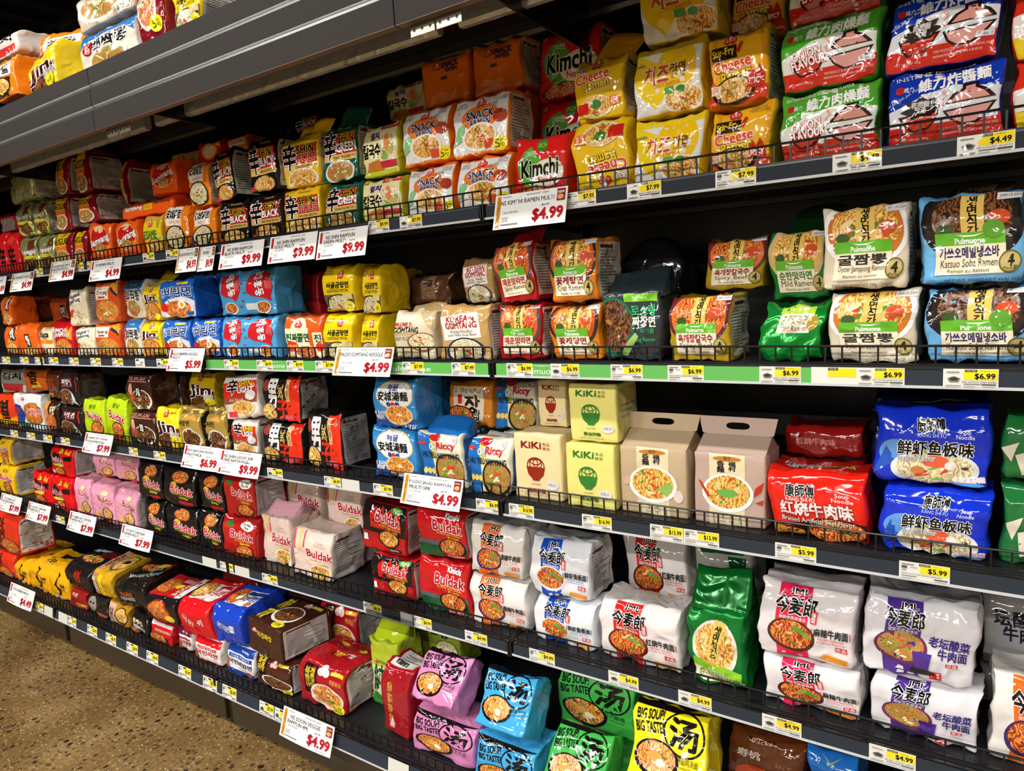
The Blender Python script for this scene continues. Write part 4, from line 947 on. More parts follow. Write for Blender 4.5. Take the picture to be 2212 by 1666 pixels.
3 teuj -1.7887 0.04 1.0301 0.1993 0.1341 0.12 |dark brown pack with white bowl, lower one on the third shelf
3 jinj -1.6044 0.2 1.1586 0.1713 0.1494 0.12 |yellow brown pack with big lettering, in the back row, in shadow on the third shelf
3 jinj -1.5986 0.04 1.0402 0.1572 0.1542 0.12 |yellow brown pack with big lettering, in the front row on the third shelf
3 jjgo -1.4432 0.04 1.0455 0.1313 0.1648 0.12 np=3|gold black pack, outer one on the third shelf
3 jjgo -1.2794 0.04 1.0492 0.1164 0.1722 0.12 np=3|gold black pack, inner one on the third shelf
3 shnl -1.1148 0.04 1.1812 0.1948 0.1538 0.12 roll=6|white red air dried pack, upper tilted one on the third shelf
3 shnl -1.1184 0.04 1.0317 0.1389 0.1372 0.12 np=1|white red air dried pack, lower one on the third shelf
3 namj -0.9005 0.04 1.1811 0.1845 0.1499 0.13 np=4|black red pack with brush lettering, upper one on the third shelf
3 namj -0.9158 0.04 1.0326 0.1974 0.1391 0.12 |black red pack with brush lettering, lower one on the third shelf
3 namj -0.7209 0.05 1.0504 0.1566 0.1747 0.13 np=4|black red pack with brush lettering, single one beside the column on the third shelf
3 anse -0.3936 0.04 1.1883 0.165 0.1447 0.13 |blue pack with white oval, upper front one on the third shelf
3 anse -0.4107 0.04 1.0375 0.1685 0.1488 0.13 |blue pack with white oval, lower front one on the third shelf
3 anse -0.367 0.17 1.1691 0.0949 0.1453 0.13 |blue pack with white oval, upper one in the back row on the third shelf
3 soyn -0.2044 0.15 1.1785 0.1555 0.1313 0.12 |amber pack with white label, in the back row on the third shelf
3 rice -0.0507 0.15 1.1788 0.134 0.1377 0.12 |white pack with blue edge, in the back row on the third shelf
3 rice -0.2312 0.04 1.036 0.148 0.1457 0.12 np=5 gus=1a62b0:.05|white pack with blue edge, front one under the blue fin on the third shelf
3 rice -0.0626 0.03 1.0364 0.1328 0.1467 0.12 np=5|white pack with blue edge, front one behind the fence seam on the third shelf
3 kikr 0.0855 0.12 1.1967 0.0828 0.1236 0.1 |beige paper noodle packet, back row one on the third shelf
3 kiky 0.2443 0.04 1.1935 0.1258 0.1399 0.12 np=6|pale yellow paper noodle packet, upper one on the third shelf
3 kikr 0.0823 0.04 1.047 0.1386 0.1678 0.11 |beige paper noodle packet, front one on the third shelf
3 kiky 0.2356 0.03 1.0413 0.1304 0.1565 0.11 |pale yellow paper noodle packet, lower one on the third shelf
3 papg 0.3905 0.04 1.0423 0.1604 0.1584 0.12 |kraft paper bag with garlic, beside the yellow packs on the third shelf
3 papc 0.5636 0.04 1.0419 0.1518 0.1577 0.12 |mauve paper bag with chilies, beside the red pack on the third shelf
3 kanr 0.7392 0.03 1.0307 0.1814 0.1353 0.15 |glossy red pack with beef bowl, in the front row on the third shelf
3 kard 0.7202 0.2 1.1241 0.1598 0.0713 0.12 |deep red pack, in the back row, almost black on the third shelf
3 kanb 0.931 0.05 1.1616 0.1841 0.1394 0.14 |glossy blue pack with seafood bowl, upper one on the third shelf
3 kanb 0.9409 0.03 1.0255 0.169 0.1248 0.14 |glossy blue pack with seafood bowl, lower one on the third shelf
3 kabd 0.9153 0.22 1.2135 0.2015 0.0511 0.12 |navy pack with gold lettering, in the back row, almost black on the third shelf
3 camo 1.1047 0.06 1.1686 0.1287 0.1186 0.12 |green camouflage pack, upper one at the frame edge on the third shelf
3 camo 1.1112 0.05 1.0342 0.1365 0.1422 0.12 |green camouflage pack, lower one at the frame edge on the third shelf
4 buly -3.1904 0.05 0.8159 0.1535 0.1396 0.16 np=7|yellow chicken style pack, upper one on the fourth shelf
4 buly -3.19 0.04 0.6631 0.1958 0.1582 0.16 np=7|yellow chicken style pack, lower one on the fourth shelf
4 bulx -2.5805 0.06 0.8121 0.2211 0.1364 0.16 np=8|red doubled spicy pack, upper one on the fourth shelf
4 bulx -2.7844 0.04 0.6624 0.1914 0.1569 0.12 |red doubled spicy pack, lower outer one on the fourth shelf
4 bulx -2.5582 0.03 0.6619 0.1925 0.1559 0.12 |red doubled spicy pack, lower inner one on the fourth shelf
4 bulp -2.3171 0.12 0.8081 0.1888 0.107 0.12 |pink creamy pack, upper outer one on the fourth shelf
4 bulp -2.1121 0.12 0.8114 0.1947 0.1179 0.12 |pink creamy pack, upper inner one on the fourth shelf
4 bulp -2.3776 0.04 0.6674 0.1506 0.1669 0.12 |pink creamy pack, lower outer one on the fourth shelf
4 bulp -2.1751 0.03 0.6673 0.1907 0.1667 0.12 |pink creamy pack, lower middle one on the fourth shelf
4 bulp -1.9807 0.03 0.6662 0.1707 0.1645 0.12 np=7|pink creamy pack, lower inner one on the fourth shelf
4 bulk -1.8007 0.05 0.8054 0.1713 0.1531 0.12 |black spicy pack, upper outer one on the fourth shelf
4 bulk -1.5926 0.05 0.8031 0.218 0.145 0.12 |black spicy pack, upper middle one on the fourth shelf
4 bulk -1.3958 0.06 0.8036 0.1576 0.1398 0.12 |black spicy pack, upper inner one on the fourth shelf
4 bulk -1.7831 0.04 0.6544 0.1485 0.1408 0.12 |black spicy pack, lower outer one on the fourth shelf
4 bulk -1.5879 0.04 0.6553 0.2158 0.1427 0.12 |black spicy pack, lower middle one on the fourth shelf
4 bulk -1.396 0.04 0.6568 0.1424 0.1458 0.12 |black spicy pack, lower inner one on the fourth shelf
4 bult -1.2066 0.05 0.8118 0.177 0.152 0.14 np=8|red pack with white speech cloud, upper one on the fourth shelf
4 bult -1.2205 0.04 0.6579 0.1905 0.1479 0.13 |red pack with white speech cloud, lower one on the fourth shelf
4 bulc -1.0448 0.2 0.7682 0.1755 0.1614 0.12 |pale pink cream pack, outer one in the back row on the fourth shelf
4 bulc -0.829 0.2 0.7667 0.1772 0.1638 0.12 |pale pink cream pack, inner one in the back row on the fourth shelf
4 bulc -1.0321 0.06 0.6706 0.1541 0.1733 0.14 gus=d9a0b0:.05|pale pink cream pack, outer one in the front row on the fourth shelf
4 bulc -0.8142 0.03 0.6624 0.1917 0.1568 0.15 np=8|pale pink cream pack, inner one in the front row on the fourth shelf
4 buls -0.5015 0.06 0.7917 0.1807 0.1526 0.13 np=7 roll=-3|red black flaming pack, upper one on the fourth shelf
4 buls -0.4629 0.04 0.6477 0.1725 0.1275 0.12 np=7|red black flaming pack, lower one on the fourth shelf
4 bulg -0.2719 0.06 0.8112 0.1792 0.1439 0.13 np=7|red green pack with noodle bowl, upper one on the fourth shelf
4 bulg -0.2617 0.04 0.6596 0.1808 0.1513 0.12 |red green pack with noodle bowl, lower one on the fourth shelf
4 jmlo -0.0727 0.05 0.7926 0.174 0.1406 0.14 |white orange pack, upper one on the fourth shelf
4 jmlo -0.0709 0.04 0.6512 0.1827 0.1344 0.13 |white orange pack, lower one on the fourth shelf
4 jmlb 0.1223 0.05 0.7771 0.1754 0.1452 0.14 np=9|white blue pack, upper one on the fourth shelf
4 jmlb 0.1341 0.04 0.6422 0.1754 0.1165 0.13 |white blue pack, lower one on the fourth shelf
4 jmlr 0.3115 0.22 0.7495 0.1683 0.1741 0.13 |white red pack with beef bowl, in the back row on the fourth shelf
4 jmlr 0.3392 0.04 0.6556 0.2046 0.1433 0.14 |white red pack with beef bowl, in the front row on the fourth shelf
4 gwht 0.4794 0.25 0.7597 0.1464 0.15 0.13 |white green bag, in the back row on the fourth shelf
4 pulg 0.5289 0.04 0.6713 0.1273 0.1747 0.13 gus=0d6a28:.09|green foil pack with slanted label, in the front row on the fourth shelf
4 jmlp 0.7136 0.05 0.7658 0.1888 0.1589 0.14 |white pink pack, upper one on the fourth shelf
4 jmlp 0.7272 0.04 0.6332 0.1863 0.0984 0.13 |white pink pack, lower one on the fourth shelf
4 jmlv 0.9175 0.05 0.7801 0.1905 0.1551 0.14 |white purple pack, upper one on the fourth shelf
4 jmlv 0.9302 0.04 0.6412 0.1806 0.1145 0.13 |white purple pack, lower one on the fourth shelf
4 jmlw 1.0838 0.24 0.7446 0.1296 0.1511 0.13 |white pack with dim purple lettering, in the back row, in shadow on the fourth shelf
4 jmlo 1.1178 0.04 0.668 0.1638 0.168 0.13 |white orange pack, by itself at the frame edge on the fourth shelf
5 redk -3.0616 -0.0418 0.4208 0.2569 0.2008 0.17 np=8|red black pack, upper one at the frame edge on the bottom shelf
5 redk -3.1242 -0.0518 0.2547 0.2356 0.1234 0.17 |red black pack, lower one at the frame edge on the bottom shelf
5 yelw -2.9179 -0.0518 0.2458 0.1589 0.1057 0.22 |amber yellow pack with black brushmark, outer one of three in a row bottom shelf
5 yelw -2.7252 -0.0518 0.2548 0.209 0.1237 0.22 |amber yellow pack with black brushmark, middle one of three in a row bottom shelf
5 yelw -2.5218 -0.0518 0.2572 0.1797 0.1285 0.22 |amber yellow pack with black brushmark, inner one of three in a row bottom shelf
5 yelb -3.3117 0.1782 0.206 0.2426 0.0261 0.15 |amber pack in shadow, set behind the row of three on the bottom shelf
5 rdog -2.327 -0.0618 0.2353 0.155 0.0848 0.12 |dark red pack with pale lettering, lower one under the black bag on the bottom shelf
5 catk -2.1525 -0.0618 0.2362 0.1618 0.0866 0.12 |black pack with grey tiger print, lower one under the black bag on the bottom shelf
5 golw -1.9768 -0.0618 0.2372 0.1586 0.0885 0.12 |gold pack with noodle photo, lower one under the yellow pack on the bottom shelf
5 volw -1.8142 -0.0618 0.2358 0.1336 0.0857 0.12 |black volcano pack, lower one under the black pack on the bottom shelf
5 kirw -1.6529 -0.0618 0.2318 0.1487 0.0777 0.12 |red pack with white rim, lower one under the red white pack on the bottom shelf
5 purw -1.5013 -0.0518 0.2371 0.0895 0.0883 0.12 |white pack with purple ends, squeezed between two red packs on the bottom shelf
5 gukw -1.342 -0.0618 0.237 0.1658 0.0882 0.12 |red white pack, lower one on the bottom shelf
5 bibw -1.1427 -0.0618 0.2463 0.1563 0.1067 0.12 |blue white pack, lower one on the bottom shelf
5 jjaw -0.9611 -0.0618 0.2487 0.1888 0.1114 0.14 np=8|brown pack with white bowl photo, lower one on the bottom shelf
5 blkr -2.3047 -0.0618 0.3337 0.2159 0.0964 0.2 pitch=-9|black pack with red stamp, lying flat with noodles on top on the bottom shelf
5 gold -2.0835 -0.0618 0.3452 0.1587 0.106 0.2 pitch=-9|gold pack with noodle photo on top, lying flat on the lower gold pack bottom shelf
5 volc -1.8813 -0.0518 0.3391 0.2278 0.1033 0.2 pitch=-9 roll=6|black volcano pack on its side, lying flat beside the yellow pack on the bottom shelf
5 kira -1.6261 -0.0718 0.3354 0.2245 0.0962 0.2 pitch=-9 roll=5|red white black pack, lying flat on the lower red pack on the bottom shelf
5 guka -1.3845 -0.0718 0.3494 0.1965 0.1286 0.2 pitch=-9 roll=5|red white pack tilted forward, lying flat on its twin on the bottom shelf
5 biba -1.1825 -0.0718 0.3672 0.1672 0.1272 0.2 pitch=-9 roll=4|blue white pack tilted forward, lying flat on its twin on the bottom shelf
5 jjax -0.9886 -0.0618 0.3682 0.2026 0.1157 0.2 np=8 yaw=-6|brown box pack with bowl on top, upper one with nutrition side on the bottom shelf
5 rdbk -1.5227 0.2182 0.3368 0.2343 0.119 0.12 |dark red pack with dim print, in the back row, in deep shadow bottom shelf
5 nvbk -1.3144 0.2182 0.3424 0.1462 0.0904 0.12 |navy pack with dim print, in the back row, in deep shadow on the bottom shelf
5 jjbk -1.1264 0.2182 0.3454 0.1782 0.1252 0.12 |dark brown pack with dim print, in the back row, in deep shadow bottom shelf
5 drdx -0.8704 0.1582 0.3368 0.1922 0.1775 0.16 np=8|cherry red pack with seafood bowl, upper one set back on the bottom shelf
5 drdx -0.7272 -0.0518 0.2658 0.2172 0.1458 0.2 np=8|cherry red pack with seafood bowl, front one with yellow price disc on the bottom shelf
5 limv -0.548 0.0582 0.3031 0.1231 0.2203 0.12 gus=b6cc20:.05|lime green pack with brush letter, front one with green brush letter on the bottom shelf
5 limb -0.5779 0.1982 0.3574 0.1494 0.1467 0.12 |lime green pack with noodle bowl, first of two in the back row bottom shelf
5 limb -0.4193 0.1982 0.3671 0.1393 0.1473 0.12 |lime green pack with noodle bowl, second of two in the back row bottom shelf
5 rdsd -0.4113 -0.0418 0.2988 0.1067 0.2117 0.14 roll=-4|cherry red pack with white top panel, standing sideways beside the pink pack bottom shelf
5 bigp -0.2266 -0.0418 0.4379 0.156 0.145 0.09 pitch=40 roll=0|pink soup pack with black circle, tilted upper one on the bottom shelf
5 bigp -0.2248 -0.0518 0.2516 0.2232 0.1173 0.15 |pink soup pack with black circle, lower one on the bottom shelf
5 bigb 0.0029 -0.0518 0.4426 0.156 0.15 0.1 pitch=36 roll=0|sky blue soup pack with black circle, tilted upper one on the bottom shelf
5 bigb -0.003 -0.0718 0.256 0.184 0.1262 0.15 |sky blue soup pack with black circle, lower one on the bottom shelf
5 bigg 0.183 0.0982 0.4029 0.224 0.1709 0.12 |green soup pack with black circle, upright in the back row on the bottom shelf
5 bigg 0.2137 -0.0618 0.356 0.156 0.16 0.1 pitch=40 roll=0|green soup pack with black circle, tilted front one on the bottom shelf
5 bigy 0.4444 -0.0518 0.4631 0.176 0.175 0.13 pitch=34 roll=0|yellow soup pack with black circle, tilted front one on the bottom shelf
5 brnb 0.6173 0.0982 0.3929 0.172 0.1027 0.13 |dark brown pack with pale lettering, in the back row on the bottom shelf
5 blub 0.7636 0.0782 0.42 0.0998 0.0894 0.13 |blue pack with gold outline, cut by the frame bottom on the bottom shelf
1 redr -1.3687 0.2 1.8546 0.139 0.3147 0.1 s=1|red pack with orange ring, beneath its twin in the back row on the top shelf
1 ora3 -1.2295 0.22 1.8616 0.1146 0.3286 0.1 s=1|orange pack with white band, beneath its twin in the back row on the top shelf
1 shnb -0.854 0.22 1.8552 0.1107 0.3159 0.13 s=1|black pack with red band, beneath its twin in the back row on the top shelf
1 kalg -0.4397 0.24 1.8496 0.15 0.3046 0.13 s=1|lime cream pack with shrimp, beneath its twin in the back row on the top shelf
1 snbk -0.2395 0.18 1.8488 0.1607 0.303 0.13 s=1|shiny plain orange pack, beneath its twin in the back row on the top shelf
1 snbk -0.0648 0.18 1.8469 0.1531 0.2991 0.13 s=1|shiny plain orange pack, beneath its second twin in the back row on the top shelf
1 kimc 0.1283 0.2 1.7404 0.1722 0.0862 0.13 s=1|red pack with green leaf, beneath its twin in the back row on the top shelf
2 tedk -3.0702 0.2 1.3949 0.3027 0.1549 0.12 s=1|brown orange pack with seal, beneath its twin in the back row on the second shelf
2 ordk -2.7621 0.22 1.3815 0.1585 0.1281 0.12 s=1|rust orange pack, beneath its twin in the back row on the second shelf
2 baer -0.9812 0.22 1.3711 0.2094 0.1072 0.12 s=1|red pack with blue oval, beneath its twin in the back row on the second shelf
2 gomp -0.5188 0.2 1.3589 0.0848 0.0829 0.12 s=1|plain yellow bag, beneath its twin in the back row on the second shelf
2 brwn -0.3854 0.22 1.3848 0.1639 0.1346 0.12 s=1|crumpled brown foil bag, beneath its twin in the back row on the second shelf
2 godk -0.3818 0.345 1.3594 0.0578 0.0838 0.12 s=1|dull brown bag, beneath its twin in the back row on the second shelf
2 kgom -0.1849 0.2 1.385 0.111 0.135 0.12 s=1|gold pack with red white label, beneath its twin in the back row second shelf
2 puld 0.3137 0.24 1.3832 0.1688 0.1315 0.12 s=1|black pack with green lettering, beneath its twin in the back row on the second shelf
2 kabx 0.9966 0.26 1.4573 0.1029 0.2797 0.12 s=1|dark brown pack with pale sticker, beneath its twin in the back row second shelf
3 kimw -3.6046 0.29 1.0111 0.3183 0.0961 0.12 s=1|white pack with black lettering, beneath its twin in the back row on the third shelf
3 jjba -2.54 0.24 1.0088 0.2254 0.0913 0.12 s=1|black pack with dim lettering, beneath its twin in the back row on the third shelf
3 teuj -1.8008 0.17 1.017 0.2034 0.1078 0.12 s=1|dark brown pack with white bowl, beneath its twin in the back row third shelf
3 jinj -1.6044 0.2 1.02 0.1713 0.1138 0.12 s=1|yellow brown pack with big lettering, beneath its twin in the back row third shelf
3 anse -0.367 0.17 1.0263 0.0949 0.1264 0.13 s=1|blue pack with white oval, beneath its twin in the back row on the third shelf
3 rice -0.0507 0.15 1.033 0.134 0.1398 0.12 s=1|white pack with blue edge, beneath its twin in the back row on the third shelf
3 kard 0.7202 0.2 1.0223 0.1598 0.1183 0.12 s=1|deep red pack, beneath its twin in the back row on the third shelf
3 kabd 0.9153 0.22 1.072 0.2015 0.2178 0.12 s=1|navy pack with gold lettering, beneath its twin in the back row on the third shelf
4 bulc -1.0448 0.2 0.6323 0.1755 0.0966 0.12 s=1|pale pink cream pack, beneath its twin in the back row on the fourth shelf
4 bulc -0.829 0.2 0.6309 0.1772 0.0939 0.12 s=1|pale pink cream pack, beneath its second twin in the back row on the fourth shelf
4 jmlr 0.3127 0.22 0.6197 0.1707 0.0715 0.13 s=1|white red pack with beef bowl, beneath its twin in the back row fourth shelf
4 gwht 0.4798 0.25 0.6308 0.1456 0.0937 0.13 s=1|white green bag, beneath its twin in the back row on the fourth shelf
4 jmlw 1.0838 0.24 0.623 0.1296 0.0781 0.13 s=1|white pack with dim purple lettering, beneath its twin in the back row fourth shelf
5 rdbk -1.5159 0.2182 0.2316 0.2479 0.0773 0.12 s=1|dark red pack with dim print, beneath its twin in the back row bottom shelf
5 nvbk -1.3121 0.2182 0.2415 0.1417 0.0972 0.12 s=1|navy pack with dim print, beneath its twin in the back row on the bottom shelf
5 jjbk -1.1264 0.2182 0.2344 0.1782 0.0829 0.12 s=1|dark brown pack with dim print, beneath its twin in the back row bottom shelf
5 drdx -0.8704 0.1582 0.217 0.1922 0.0481 0.16 s=1|cherry red pack with seafood bowl, beneath its twin in the back row bottom shelf
5 limb -0.5779 0.1982 0.235 0.1494 0.0842 0.12 s=1|lime green pack with noodle bowl, beneath its twin in the back row bottom shelf
5 limb -0.4193 0.1982 0.2397 0.1393 0.0936 0.12 s=1|lime green pack with noodle bowl, beneath its second twin in the back row bottom shelf
5 bigg 0.183 0.0982 0.2517 0.224 0.1175 0.12 s=1|green soup pack with black circle, beneath its twin in the back row bottom shelf
5 brnb 0.6184 0.0982 0.2637 0.1741 0.1416 0.13 s=1|dark brown pack with pale lettering, beneath its twin in the back row bottom shelf
5 blub 0.764 0.0782 0.2806 0.0991 0.1754 0.13 s=1|blue pack with gold outline, beneath its twin in the back row on the bottom shelf'''
